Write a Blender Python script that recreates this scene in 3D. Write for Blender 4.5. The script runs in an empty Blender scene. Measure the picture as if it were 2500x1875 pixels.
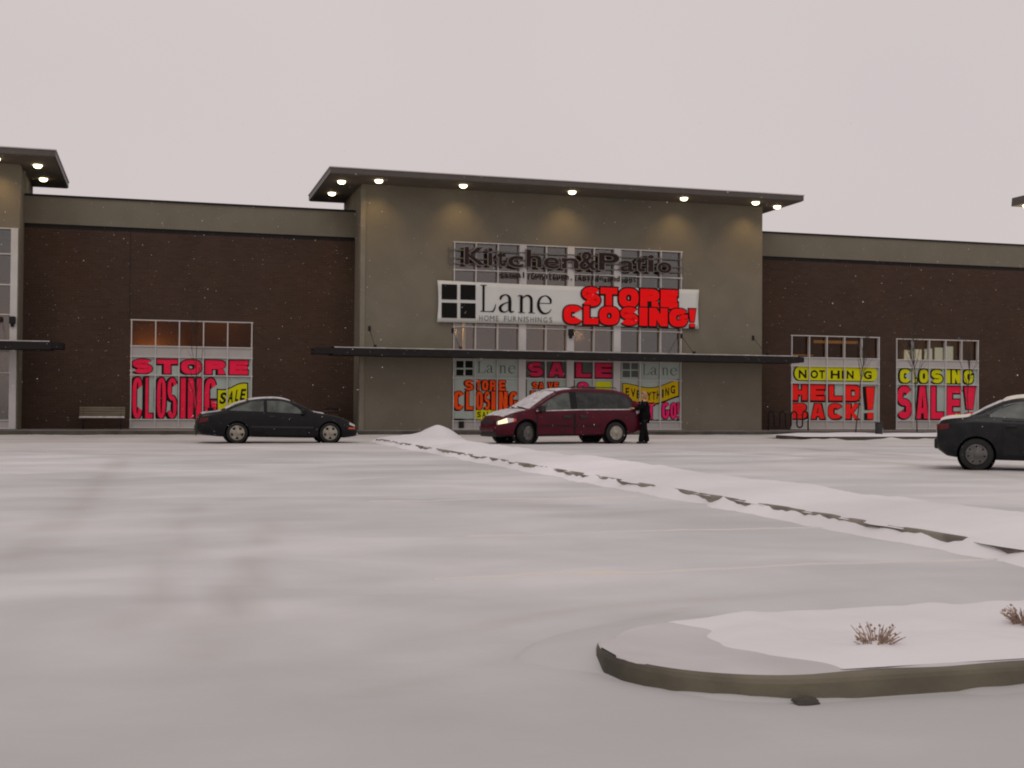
import bpy, bmesh, math, random
from mathutils import Vector, Matrix, noise
random.seed(7)
S = bpy.context.scene
COL = S.collection
R = math.radians

# ------------------------------------------------------------------ camera
FL, TPHI, ROLL, EYE = 3000.0, 0.2895, 0.0074, 1.25          # focal length in photo pixels (photo 2500 px wide)
PHI = math.atan(TPHI); PITCH = math.atan(48.5 / FL)
DIST = 3000 / 56.5 * math.cos(PHI)
CAM = Vector((0, -DIST, EYE))
cF = Vector((math.sin(PHI) * math.cos(PITCH), math.cos(PHI) * math.cos(PITCH), math.sin(PITCH)))
cR = Vector((math.cos(PHI), -math.sin(PHI), 0)); cU = cR.cross(cF)
cR, cU = math.cos(ROLL) * cR + math.sin(ROLL) * cU, -math.sin(ROLL) * cR + math.cos(ROLL) * cU
cam = bpy.data.cameras.new('camera'); cam_o = bpy.data.objects.new('camera', cam); COL.objects.link(cam_o)
cam.sensor_width = 36; cam.lens = FL / 2500 * 36; cam.clip_start = 0.05; cam.clip_end = 2000
M = Matrix((cR, cU, -cF)).transposed().to_4x4(); M.translation = CAM
cam_o.matrix_world = M
S.camera = cam_o

# ------------------------------------------------------------------ sky, sun, exposure
SUN_EL, SUN_AZ = 52, 215
W = bpy.data.worlds.new('World'); S.world = W; W.use_nodes = True
nt = W.node_tree; nt.nodes.clear()
out = nt.nodes.new('ShaderNodeOutputWorld'); bg = nt.nodes.new('ShaderNodeBackground')
sky = nt.nodes.new('ShaderNodeTexSky'); sky.sky_type = 'NISHITA'; sky.sun_disc = False
sky.sun_elevation = R(SUN_EL); sky.sun_rotation = R(SUN_AZ); sky.dust_density = 4
mx = nt.nodes.new('ShaderNodeMix'); mx.data_type = 'RGBA'
mx.inputs[0].default_value = 0.97                              # a closed snow cloud over the blue sky
tc = nt.nodes.new('ShaderNodeTexCoord'); nz = nt.nodes.new('ShaderNodeTexNoise')
nz.inputs['Scale'].default_value = 1.6; nz.inputs['Detail'].default_value = 3
cr = nt.nodes.new('ShaderNodeValToRGB')
cr.color_ramp.elements[0].position = 0.3; cr.color_ramp.elements[1].position = 0.75
OC = (6.75, 6.02, 5.98)
cr.color_ramp.elements[0].color = (0.90, 0.90, 0.91, 1); cr.color_ramp.elements[1].color = (1.0, 1.0, 1.0, 1)
mul = nt.nodes.new('ShaderNodeVectorMath'); mul.operation = 'MULTIPLY'; mul.inputs[1].default_value = OC
nt.links.new(tc.outputs['Generated'], nz.inputs['Vector']); nt.links.new(nz.outputs['Fac'], cr.inputs['Fac'])
nt.links.new(cr.outputs['Color'], mul.inputs[0])
nt.links.new(sky.outputs['Color'], mx.inputs[6]); nt.links.new(mul.outputs[0], mx.inputs[7])
nt.links.new(mx.outputs[2], bg.inputs['Color']); bg.inputs['Strength'].default_value = 0.1
nt.links.new(bg.outputs[0], out.inputs['Surface'])
sun = bpy.data.lights.new('sun', 'SUN'); sun.energy = 0.5; sun.angle = R(25); sun.color = (1, 0.95, 0.92)
sun_o = bpy.data.objects.new('sun', sun); COL.objects.link(sun_o)
sd = Vector((math.sin(R(SUN_AZ)) * math.cos(R(SUN_EL)), math.cos(R(SUN_AZ)) * math.cos(R(SUN_EL)), math.sin(R(SUN_EL))))
sun_o.rotation_euler = (-sd).to_track_quat('-Z', 'Y').to_euler(); sun_o.location = (0, 0, 60)
S.view_settings.view_transform = 'Standard'; S.view_settings.look = 'None'
S.view_settings.exposure = 0; S.view_settings.gamma = 1
S.cycles.filter_width = 2.0
S.cycles.transparent_max_bounces = 16

# ------------------------------------------------------------------ measuring helpers: a photo pixel on a known real plane
def ray(x, y): return FL * cF + (x - 1250) * cR - (y - 937.5) * cU
def fac(x, y, Y=0.0):                                          # on the vertical plane at depth Y -> X, Z
    d = ray(x, y); k = (Y - CAM.y) / d.y; q = CAM + k * d; return q.x, q.z
def FX(x, y, Y=0.0): return fac(x, y, Y)[0]
def FZ(x, y, Y=0.0): return fac(x, y, Y)[1]
def gnd(x, y, z=0.0):
    d = ray(x, y); k = (z - CAM.z) / d.z; q = CAM + k * d; return q.x, q.y

# ------------------------------------------------------------------ materials
def mat(name, col, rough=0.7, var=0.0, vscale=3.0, stretch=(1, 1, 1), bump=0.0, bscale=20.0, metal=0.0, coat=0.0,
        spec=0.5, col2=None, emit=None, estr=0.0, ramp=(0.35, 0.65), detail=5):
    m = bpy.data.materials.new(name); m.use_nodes = True
    n = m.node_tree.nodes; l = m.node_tree.links; b = n['Principled BSDF']
    c = (*col, 1)
    b.inputs['Base Color'].default_value = c; b.inputs['Roughness'].default_value = rough
    b.inputs['Metallic'].default_value = metal; b.inputs['Coat Weight'].default_value = coat
    b.inputs['Coat Roughness'].default_value = 0.12
    b.inputs['Specular IOR Level'].default_value = spec
    t = n.new('ShaderNodeTexCoord'); mp = n.new('ShaderNodeMapping'); mp.inputs['Scale'].default_value = stretch
    l.new(t.outputs['Object'], mp.inputs['Vector'])
    if var or col2:
        z = n.new('ShaderNodeTexNoise'); z.inputs['Scale'].default_value = vscale; z.inputs['Detail'].default_value = detail; z.inputs['Distortion'].default_value = 0.4
        r = n.new('ShaderNodeValToRGB'); l.new(mp.outputs[0], z.inputs['Vector']); l.new(z.outputs['Fac'], r.inputs['Fac'])
        r.color_ramp.elements[0].position = ramp[0]; r.color_ramp.elements[1].position = ramp[1]
        if col2: a0, a1 = col2, col
        else: a0, a1 = [max(0, v * (1 - var)) for v in col], [min(1, v * (1 + var)) for v in col]
        r.color_ramp.elements[0].color = (*a0, 1); r.color_ramp.elements[1].color = (*a1, 1)
        l.new(r.outputs['Color'], b.inputs['Base Color'])
    if bump:
        z2 = n.new('ShaderNodeTexNoise'); z2.inputs['Scale'].default_value = bscale; z2.inputs['Detail'].default_value = 6
        bp = n.new('ShaderNodeBump'); bp.inputs['Strength'].default_value = bump; bp.inputs['Distance'].default_value = 0.02
        l.new(mp.outputs[0], z2.inputs['Vector']); l.new(z2.outputs['Fac'], bp.inputs['Height']); l.new(bp.outputs[0], b.inputs['Normal'])
    if emit:
        b.inputs['Emission Color'].default_value = (*emit, 1); b.inputs['Emission Strength'].default_value = estr
    return m

def brick_mat():
    m = bpy.data.materials.new('dark_brick'); m.use_nodes = True
    n = m.node_tree.nodes; l = m.node_tree.links; b = n['Principled BSDF']
    t = n.new('ShaderNodeTexCoord'); sx = n.new('ShaderNodeSeparateXYZ'); cx = n.new('ShaderNodeCombineXYZ')
    l.new(t.outputs['Object'], sx.inputs[0]); l.new(sx.outputs['X'], cx.inputs['X']); l.new(sx.outputs['Z'], cx.inputs['Y'])
    br = n.new('ShaderNodeTexBrick'); br.inputs['Scale'].default_value = 1
    br.inputs['Brick Width'].default_value = 0.30; br.inputs['Row Height'].default_value = 0.1
    br.inputs['Mortar Size'].default_value = 0.008
    br.inputs['Color1'].default_value = (0.055, 0.032, 0.022, 1); br.inputs['Color2'].default_value = (0.066, 0.039, 0.028, 1)
    br.inputs['Mortar'].default_value = (0.066, 0.048, 0.038, 1)
    l.new(cx.outputs[0], br.inputs['Vector'])
    z = n.new('ShaderNodeTexNoise'); z.inputs['Scale'].default_value = 0.6; z.inputs['Detail'].default_value = 5
    l.new(t.outputs['Object'], z.inputs['Vector'])
    r = n.new('ShaderNodeValToRGB'); r.color_ramp.elements[0].color = (0.7, 0.7, 0.7, 1); r.color_ramp.elements[1].color = (1.2, 1.15, 1.1, 1)
    l.new(z.outputs['Fac'], r.inputs['Fac'])
    mm = n.new('ShaderNodeMix'); mm.data_type = 'RGBA'; mm.blend_type = 'MULTIPLY'; mm.inputs[0].default_value = 1
    l.new(br.outputs['Color'], mm.inputs[6]); l.new(r.outputs['Color'], mm.inputs[7]); l.new(mm.outputs[2], b.inputs['Base Color'])
    b.inputs['Roughness'].default_value = 0.85; b.inputs['Specular IOR Level'].default_value = 0.2
    return m

def glass_mat(name, tint, refl):
    m = bpy.data.materials.new(name); m.use_nodes = True
    n = m.node_tree.nodes; l = m.node_tree.links; n.clear()
    o = n.new('ShaderNodeOutputMaterial'); tr = n.new('ShaderNodeBsdfTransparent'); gl = n.new('ShaderNodeBsdfGlossy')
    tr.inputs['Color'].default_value = (*tint, 1); gl.inputs['Roughness'].default_value = 0.06
    fr = n.new('ShaderNodeFresnel'); fr.inputs['IOR'].default_value = 1.5
    ad = n.new('ShaderNodeMath'); ad.operation = 'ADD'; ad.inputs[1].default_value = refl
    l.new(fr.outputs[0], ad.inputs[0])
    mi = n.new('ShaderNodeMixShader'); l.new(ad.outputs[0], mi.inputs[0]); l.new(tr.outputs[0], mi.inputs[1]); l.new(gl.outputs[0], mi.inputs[2])
    l.new(mi.outputs[0], o.inputs['Surface'])
    return m

def snow_mat(name, hi, lo, scale, stretch, ramp=(0.3, 0.7), slush=None, bump=0.25):
    """snow with thin grey streaks where the asphalt shows through; slush = (Y from, Y to, colour) browns a driven lane"""
    m = mat(name, hi, 0.75, vscale=scale, stretch=stretch, col2=lo, ramp=ramp, bump=bump, bscale=9, spec=0.25, detail=6)
    n = m.node_tree.nodes; l = m.node_tree.links; b = n['Principled BSDF']
    src = b.inputs['Base Color'].links[0].from_socket
    t = n.new('ShaderNodeTexCoord')
    if slush:
        y0, y1, sc = slush
        sx = n.new('ShaderNodeSeparateXYZ'); l.new(t.outputs['Object'], sx.inputs[0])
        z = n.new('ShaderNodeTexNoise'); z.inputs['Scale'].default_value = 0.8; z.inputs['Detail'].default_value = 5
        mp = n.new('ShaderNodeMapping'); mp.inputs['Scale'].default_value = (0.25, 1.2, 1)
        l.new(t.outputs['Object'], mp.inputs[0]); l.new(mp.outputs[0], z.inputs['Vector'])
        a = n.new('ShaderNodeMapRange'); a.inputs[1].default_value = y0; a.inputs[2].default_value = y1; a.interpolation_type = 'SMOOTHSTEP'
        l.new(sx.outputs['Y'], a.inputs[0])
        mr = n.new('ShaderNodeMapRange'); mr.inputs[1].default_value = 0.38; mr.inputs[2].default_value = 0.66
        l.new(z.outputs['Fac'], mr.inputs[0])
        mu = n.new('ShaderNodeMath'); mu.operation = 'MULTIPLY'; l.new(a.outputs[0], mu.inputs[0]); l.new(mr.outputs[0], mu.inputs[1])
        mm = n.new('ShaderNodeMix'); mm.data_type = 'RGBA'; mm.inputs[7].default_value = (*sc, 1)
        l.new(mu.outputs[0], mm.inputs[0]); l.new(src, mm.inputs[6]); src = mm.outputs[2]
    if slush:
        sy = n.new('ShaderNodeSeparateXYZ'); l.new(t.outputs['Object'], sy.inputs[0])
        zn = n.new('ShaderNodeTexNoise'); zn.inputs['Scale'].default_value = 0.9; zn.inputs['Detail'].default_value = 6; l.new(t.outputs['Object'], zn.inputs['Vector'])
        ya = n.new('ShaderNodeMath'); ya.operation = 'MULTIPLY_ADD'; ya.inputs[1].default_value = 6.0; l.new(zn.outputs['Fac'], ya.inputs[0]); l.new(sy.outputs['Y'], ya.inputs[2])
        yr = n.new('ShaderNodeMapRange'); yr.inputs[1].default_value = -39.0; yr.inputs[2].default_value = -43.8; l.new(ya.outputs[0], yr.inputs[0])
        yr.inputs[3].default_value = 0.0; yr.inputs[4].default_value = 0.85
        mt0 = n.new('ShaderNodeMix'); mt0.data_type = 'RGBA'; mt0.inputs[7].default_value = (0.50, 0.495, 0.48, 1)  # snow nearest the camera greyed: lens vignette and shade painted into its colour
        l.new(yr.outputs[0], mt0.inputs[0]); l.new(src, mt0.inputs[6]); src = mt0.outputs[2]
        ta = n.new('ShaderNodeAttribute'); ta.attribute_name = 'track'
        mt = n.new('ShaderNodeMix'); mt.data_type = 'RGBA'; mt.inputs[7].default_value = (0.46, 0.425, 0.39, 1)
        l.new(ta.outputs['Fac'], mt.inputs[0]); l.new(src, mt.inputs[6]); src = mt.outputs[2]
    z3 = n.new('ShaderNodeTexNoise'); z3.inputs['Scale'].default_value = 0.22; z3.inputs['Detail'].default_value = 4
    mp3 = n.new('ShaderNodeMapping'); mp3.inputs['Scale'].default_value = (0.6, 1.1, 1)
    l.new(t.outputs['Object'], mp3.inputs[0]); l.new(mp3.outputs[0], z3.inputs['Vector'])
    r3 = n.new('ShaderNodeValToRGB'); r3.color_ramp.elements[0].position = 0.35; r3.color_ramp.elements[1].position = 0.65
    r3.color_ramp.elements[0].color = (0.82, 0.83, 0.835, 1); r3.color_ramp.elements[1].color = (1, 1, 1, 1)
    l.new(z3.outputs['Fac'], r3.inputs['Fac'])
    m4 = n.new('ShaderNodeMix'); m4.data_type = 'RGBA'; m4.blend_type = 'MULTIPLY'; m4.inputs[0].default_value = 1
    l.new(src, m4.inputs[6]); l.new(r3.outputs[0], m4.inputs[7]); l.new(m4.outputs[2], b.inputs['Base Color'])
    return m

MT = dict(
    brick=brick_mat(),
    stucco=mat('tan_stucco', (0.178, 0.159, 0.120), 0.9, 0.06, 0.8, bump=0.15, bscale=30, spec=0.2),
    stucco_trim=mat('tan_trim', (0.21, 0.19, 0.15), 0.9, 0.08, 1.2, spec=0.2),
    dark_metal=mat('dark_metal', (0.014, 0.013, 0.012), 0.6, 0.15, 4, spec=0.2),
    fascia=mat('brown_metal', (0.075, 0.062, 0.052), 0.5, 0.08, 2),
    soffit=mat('soffit_panel', (0.11, 0.092, 0.07), 0.8, 0.06, 1),
    white_metal=mat('white_metal', (0.52, 0.50, 0.48), 0.5, 0.06, 1.5),
    spandrel=mat('white_panel', (0.40, 0.375, 0.355), 0.5, 0.05, 1.2),
    glass=glass_mat('shop_glass', (0.75, 0.78, 0.76), 0.08),
    clear_glass=glass_mat('clear_shop_glass', (0.66, 0.58, 0.47), -0.022),
    interior=mat('interior_wall', (0.20, 0.105, 0.035), 0.9, 0.2, 0.5),
    ceiling=mat('interior_ceiling', (0.10, 0.08, 0.06), 0.9, 0.1, 1),
    lamp=mat('lamp_glow', (1, 0.9, 0.7), 0.5, emit=(1, 0.83, 0.50), estr=7.0),
    strip=mat('warm_strip_light', (1, 0.8, 0.5), 0.5, emit=(1, 0.50, 0.12), estr=0.2),
    daylight=mat('far_daylit_window', (0.5, 0.5, 0.5), 0.5, emit=(0.70, 1.0, 1.15), estr=0.60),
    paper=mat('poster_paper', (0.37, 0.43, 0.385), 0.55, 0.05, 1.5),
    banner=mat('banner_vinyl', (0.60, 0.61, 0.58), 0.45, 0.04, 1.0, bump=0.1, bscale=3),
    pink=mat('pink_red_ink', (0.90, 0.020, 0.075), 0.5, 0.06, 2, spec=0.08),
    rose=mat('faded_pink_ink', (0.62, 0.025, 0.085), 0.5, 0.06, 2, spec=0.08),
    magenta=mat('magenta_ink', (0.85, 0.020, 0.16), 0.5, 0.06, 2, spec=0.08),
    red=mat('red_ink', (0.95, 0.022, 0.018), 0.5, 0.05, 2, spec=0.08),
    fluored=mat('bright_red_ink', (1.0, 0.008, 0.010), 0.6, spec=0.08),
    orange=mat('orange_ink', (0.92, 0.085, 0.008), 0.5, 0.05, 2, spec=0.08),
    yellow=mat('yellow_green_ink', (0.62, 0.62, 0.006), 0.5, 0.05, 2, spec=0.08),
    amber=mat('amber_ink', (0.62, 0.42, 0.004), 0.5, 0.05, 2, spec=0.08),
    black=mat('black_ink', (0.010, 0.009, 0.009), 0.6, spec=0.08),
    greyink=mat('grey_ink', (0.10, 0.11, 0.10), 0.6, spec=0.08),
    letter_face=mat('dark_letter_face', (0.030, 0.019, 0.017), 0.7, 0.1, 3, spec=0.1),
    letter_side=mat('letter_return', (0.17, 0.155, 0.145), 0.6),
    rail=mat('raceway_metal', (0.12, 0.11, 0.10), 0.5, 0.1, 3),
    concrete=mat('kerb_concrete', (0.17, 0.15, 0.105), 0.9, vscale=0.75, col2=(0.06, 0.053, 0.039), bump=0.7, bscale=10, ramp=(0.40, 0.58)),
    kerb_light=mat('snowy_kerb', (0.26, 0.235, 0.19), 0.9, vscale=1.8, col2=(0.13, 0.118, 0.095), bump=0.4),
    kerb_dark=mat('wet_kerb', (0.06, 0.054, 0.044), 0.8, 0.3, 2, bump=0.4),
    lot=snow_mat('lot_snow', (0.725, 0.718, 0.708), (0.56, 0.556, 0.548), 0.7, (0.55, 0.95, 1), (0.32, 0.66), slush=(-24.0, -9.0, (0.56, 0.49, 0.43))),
    ground=snow_mat('far_snow', (0.72, 0.70, 0.695), (0.6, 0.58, 0.58), 0.2, (1, 1, 1)),
    bank=snow_mat('fresh_snow', (0.86, 0.835, 0.835), (0.80, 0.775, 0.775), 0.7, (1, 1, 1)),
    bank2=snow_mat('thin_island_snow', (0.68, 0.655, 0.645), (0.56, 0.54, 0.53), 1.6, (1, 1, 1)),
    walk=snow_mat('walk_slush', (0.30, 0.275, 0.25), (0.12, 0.105, 0.09), 1.5, (0.4, 1, 1)),
    carsnow=mat('snow_on_car', (0.66, 0.64, 0.64), 0.8, vscale=7, col2=(0.40, 0.385, 0.385), bump=0.3, spec=0.2),
    thinsnow=mat('thin_dirty_snow', (0.44, 0.42, 0.40), 0.8, vscale=3, col2=(0.26, 0.25, 0.235), spec=0.2),
    roofsnow=mat('packed_roof_snow', (0.72, 0.69, 0.65), 0.8, vscale=5, col2=(0.58, 0.55, 0.52), bump=0.3, spec=0.2),
    paintline=mat('faint_yellow_paint', (0.74, 0.655, 0.565), 0.8, vscale=0.9, col2=(0.66, 0.635, 0.615), ramp=(0.4, 0.62)),
    black_paint=mat('black_car_paint', (0.004, 0.004, 0.005), 0.30, coat=0.0, vscale=5, col2=(0.008, 0.008, 0.009), spec=0.22),
    maroon=mat('maroon_car_paint', (0.082, 0.0032, 0.013), 0.30, coat=0.0, vscale=3, col2=(0.050, 0.004, 0.010), spec=0.2),
    maroon_dark=mat('dark_maroon_trim', (0.030, 0.006, 0.010), 0.5, 0.2, 5, spec=0.2),
    green_black=mat('dark_car_paint', (0.006, 0.007, 0.008), 0.32, coat=0.0, vscale=5, col2=(0.013, 0.013, 0.013), spec=0.22),
    plastic=mat('black_plastic', (0.012, 0.012, 0.012), 0.6, 0.2, 5),
    gap=mat('panel_gap', (0.004, 0.004, 0.004), 0.9),
    tyre=mat('tyre_rubber', (0.012, 0.0115, 0.011), 0.85, 0.3, 8, bump=0.3),
    rim=mat('dirty_alloy', (0.36, 0.335, 0.28), 0.45, vscale=9, col2=(0.22, 0.20, 0.16), metal=0.35),
    dark_rim=mat('grimy_wheel', (0.13, 0.125, 0.115), 0.55, vscale=9, col2=(0.07, 0.067, 0.06), metal=0.2),
    car_glass=mat('car_glass', (0.018, 0.021, 0.020), 0.12, vscale=4, col2=(0.040, 0.044, 0.041), spec=0.3),
    frost_glass=mat('misted_car_glass', (0.12, 0.135, 0.12), 0.3, vscale=2.5, col2=(0.045, 0.052, 0.047), spec=0.35),
    tail=mat('red_tail_lens', (0.095, 0.010, 0.010), 0.3, spec=0.25),
    clear=mat('clear_lens', (0.55, 0.52, 0.5), 0.25),
    amber_lens=mat('amber_lens', (0.62, 0.07, 0.008), 0.35),
    headlamp=mat('lit_headlamp', (1, 0.9, 0.7), 0.3, emit=(1, 0.62, 0.28), estr=1.3),
    wood=mat('weathered_slats', (0.20, 0.165, 0.115), 0.8, vscale=3, stretch=(0.3, 1, 6), col2=(0.13, 0.105, 0.07)),
    binwood=mat('brown_slats', (0.10, 0.05, 0.03), 0.8, 0.3, 4),
    bark=mat('dark_bark', (0.035, 0.026, 0.02), 0.9, 0.3, 8),
    stalk=mat('dead_stalks', (0.32, 0.22, 0.165), 0.9, 0.3, 20),
    skin=mat('skin', (0.52, 0.30, 0.21), 0.55),
    hair=mat('light_hair', (0.34, 0.19, 0.10), 0.7, 0.2, 30),
    coat=mat('black_coat', (0.006, 0.006, 0.006), 0.95, 0.3, 10, bump=0.3, spec=0.1),
    trousers=mat('black_trousers', (0.007, 0.006, 0.007), 0.95, 0.2, 10, spec=0.1),
    shoe=mat('black_shoes', (0.01, 0.01, 0.01), 0.5),
    flake=mat('snow_flake', (0.86, 0.85, 0.85), 0.8),
    boxgrey=mat('dark_box', (0.02, 0.02, 0.022), 0.6, 0.2, 5),
)

# ------------------------------------------------------------------ mesh helpers
class MB:
    def __init__(s): s.bm = bmesh.new()
    def face(s, pts):
        try: return s.bm.faces.new([s.bm.verts.new(p) for p in pts])
        except ValueError: return None
    def box(s, x0, x1, y0, y1, z0, z1):
        v = [s.bm.verts.new((x, y, z)) for x in (x0, x1) for y in (y0, y1) for z in (z0, z1)]
        for q in ((0, 1, 3, 2), (4, 6, 7, 5), (0, 4, 5, 1), (2, 3, 7, 6), (0, 2, 6, 4), (1, 5, 7, 3)): s.bm.faces.new([v[i] for i in q])
        return s
    def tube(s, pts, r, n=8, cap=True):
        pts = [Vector(p) for p in pts]; rr = r if isinstance(r, (list, tuple)) else [r] * len(pts)
        rings = []; prev = None
        for i, p in enumerate(pts):
            d = (pts[min(i + 1, len(pts) - 1)] - pts[max(i - 1, 0)]).normalized()
            a = Vector((0, 0, 1)) if abs(d.z) < 0.9 else Vector((1, 0, 0))
            if prev is not None: a = prev
            u = (a - a.dot(d) * d).normalized(); w = d.cross(u); prev = u
            rings.append([s.bm.verts.new(p + rr[i] * (math.cos(t) * u + math.sin(t) * w)) for t in [2 * math.pi * k / n for k in range(n)]])
        for a, b in zip(rings, rings[1:]):
            for k in range(n): s.bm.faces.new((a[k], a[(k + 1) % n], b[(k + 1) % n], b[k]))
        if cap:
            s.bm.faces.new(rings[0][::-1]); s.bm.faces.new(rings[-1])
        return s
    def lathe(s, prof, n=28, axis='Y', c=(0, 0, 0), close=False):        # prof: (radius, along axis)
        c = Vector(c); rings = []
        for r, h in prof:
            ring = []
            for k in range(n):
                t = 2 * math.pi * k / n; a, b = r * math.cos(t), r * math.sin(t)
                v = {'Y': (a, h, b), 'Z': (a, b, h), 'X': (h, a, b)}[axis]
                ring.append(s.bm.verts.new(c + Vector(v)))
            rings.append(ring)
        for a, b in zip(rings, rings[1:]):
            for k in range(n): s.bm.faces.new((a[k], a[(k + 1) % n], b[(k + 1) % n], b[k]))
        if not close:
            s.bm.faces.new(rings[0][::-1]); s.bm.faces.new(rings[-1])
        return s
    def grid(s, P):                                               # P[i][j] points
        v = [[s.bm.verts.new(p) for p in row] for row in P]
        for i in range(len(v) - 1):
            for j in range(len(v[0]) - 1): s.bm.faces.new((v[i][j], v[i + 1][j], v[i + 1][j + 1], v[i][j + 1]))
        return v
    def prism(s, poly, h0, h1):                                   # (x, y) outline between two heights
        a = [s.bm.verts.new((x, y, h0)) for x, y in poly]; b = [s.bm.verts.new((x, y, h1)) for x, y in poly]
        s.bm.faces.new(a[::-1]); s.bm.faces.new(b)
        for k in range(len(a)): j = (k + 1) % len(a); s.bm.faces.new((a[k], a[j], b[j], b[k]))
        return s
    def build(s, name, m, parent=None, smooth=False, bevel=0, recalc=True):
        if recalc: bmesh.ops.recalc_face_normals(s.bm, faces=s.bm.faces)
        me = bpy.data.meshes.new(name); s.bm.to_mesh(me); s.bm.free()
        me.materials.append(m)
        if smooth: me.polygons.foreach_set('use_smooth', [True] * len(me.polygons))
        o = bpy.data.objects.new(name, me); COL.objects.link(o)
        if parent:
            o.parent = parent
            if parent.name in WORLD: o.matrix_parent_inverse = Matrix.Translation(-WORLD[parent.name])
        if bevel:
            b = o.modifiers.new('bevel', 'BEVEL'); b.width = bevel; b.segments = 2; b.limit_method = 'ANGLE'
        return o

WORLD = {}
def tag(o, label=None, cat=None, group=None, kind=None):
    if label: o['label'] = label
    if cat: o['category'] = cat
    if group: o['group'] = group
    if kind: o['kind'] = kind
    return o
def empty(name, loc, label, cat, rz=0, group=None):
    o = bpy.data.objects.new(name, None); COL.objects.link(o); o.empty_display_size = 0.3
    o.location = loc; o.rotation_euler.z = rz
    return tag(o, label, cat, group)
def rel(p): return -Vector(p)
def place(o, loc):                                                # parts drawn in world coordinates under a placed empty
    o.matrix_parent_inverse = Matrix.Translation(-Vector(loc)); return o
def spot(name, loc, energy, size=110, blend=0.8, col=(1, 0.66, 0.3), aim=(0, 0, -1), rad=0.08, parent=None):
    l = bpy.data.lights.new(name, 'SPOT'); l.energy = energy; l.spot_size = R(size); l.spot_blend = blend; l.color = col; l.shadow_soft_size = rad
    o = bpy.data.objects.new(name, l); COL.objects.link(o); o.location = loc
    o.rotation_euler = Vector(aim).to_track_quat('-Z', 'Y').to_euler(); return o
def catmull(P, n=6):
    P = [Vector(p) for p in P]; out = []
    for i in range(len(P) - 1):
        a, b, c, d = P[max(i - 1, 0)], P[i], P[i + 1], P[min(i + 2, len(P) - 1)]
        for k in range(n):
            t = k / n
            out.append(0.5 * ((2 * b) + (c - a) * t + (2 * a - 5 * b + 4 * c - d) * t * t + (3 * b - a - 3 * c + d) * t ** 3))
    return out + [P[-1]]
def interp(T, x):
    if x <= T[0][0]: return T[0][1]
    for (a, b), (c, d) in zip(T, T[1:]):
        if x <= c: return b + (d - b) * (x - a) / (c - a)
    return T[-1][1]
def smoothed(T, n=8):
    return [(p.x, p.y) for p in catmull([(a, b, 0) for a, b in T], n)]

# ------------------------------------------------------------------ ground
def spaced(a, b, f):
    o = [a]
    while o[-1] < b: o.append(o[-1] + f(o[-1]))
    return o
KERB_Y = -3.2
def lot_h(x, y):
    h = 0.020 * noise.noise((x * 0.5, y * 0.9, 0)) + 0.010 * noise.noise((x * 1.7, y * 2.6, 3)) + 0.004 * noise.noise((x * 6, y * 8, 5))
    for tx, ph in ((-3.0, 0.0), (-1.4, 0.0), (1.1, 1.0), (2.7, 1.0)):          # old wheel ruts running towards the shop
        c = tx + 0.9 * math.sin((y + 50) * 0.09 + ph)
        h -= 0.013 * math.exp(-((x - c) / 0.16) ** 2) * (0.6 + 0.8 * noise.noise((x * .3, y * .7, 9)))
    for k, ty in enumerate((-15.6, -17.2, -20.6, -22.2)):                      # ruts along the lane beyond the long island
        if x > 10: h -= 0.014 * math.exp(-((y - ty - 0.05 * (x - 20)) / 0.2) ** 2)
    return h
xs = spaced(-70, 95, lambda x: 0.22 if -8 < x < 34 else 1.5)
ys = spaced(-75, KERB_Y - 0.3, lambda y: 0.10 if -49 < y < -41 else (0.25 if -54 < y < -20 else 0.5))
ys[-1] = KERB_Y - 0.02
TRACKS = []
for T, w, k in ((((300, 1120), (235, 1180), (170, 1260), (20, 1370)), .22, .55), (((660, 1270), (600, 1420), (480, 1600)), .14, .5), (((470, 1230), (400, 1400), (300, 1560)), .14, .45),
                (((1900, 1092), (2200, 1112), (2600, 1150)), .28, .8), (((1850, 1106), (2200, 1133), (2600, 1178)), .28, .7), (((1450, 1104), (1800, 1106), (2300, 1122)), .3, .55),
                (((100, 1105), (500, 1112), (860, 1106)), .3, .5), (((700, 1235), (1000, 1228), (1400, 1236)), .3, .35), (((1000, 1560), (1500, 1480), (2100, 1440)), .10, .35), (((900, 1690), (1300, 1590), (1700, 1480)), .08, .35)):
    P = [p.to_2d() for p in catmull([(*gnd(*q), 0) for q in T], 6)]
    TRACKS.append((P, w, k, min(p.x for p in P) - 1, max(p.x for p in P) + 1, min(p.y for p in P) - 1, max(p.y for p in P) + 1))
def dirt(x, y):
    v = 0
    for P, w, k, x0, x1, y0, y1 in TRACKS:
        if not (x0 < x < x1 and y0 < y < y1): continue
        d = 9
        for a, c in zip(P, P[1:]):
            e = c - a; t = max(0, min(1, ((x - a.x) * e.x + (y - a.y) * e.y) / max(1e-6, e.length_squared)))
            d = min(d, math.hypot(x - a.x - e.x * t, y - a.y - e.y * t))
        v = max(v, k * math.exp(-(d / w) ** 2) * (0.65 + 0.9 * noise.noise((x * .9, y * 1.3, 6))))
    return max(0, min(1, v))
b = MB(); b.grid([[(x, y, lot_h(x, y)) for y in ys] for x in xs])
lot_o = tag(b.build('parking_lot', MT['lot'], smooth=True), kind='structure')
at = lot_o.data.attributes.new('track', 'FLOAT', 'POINT')
for i, v in enumerate(lot_o.data.vertices): at.data[i].value = dirt(v.co.x, v.co.y)
b = MB(); b.face([(-900, -900, -0.06), (900, -900, -0.06), (900, 900, -0.06), (-900, 900, -0.06)])
tag(b.build('ground', MT['ground']), kind='structure')

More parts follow.
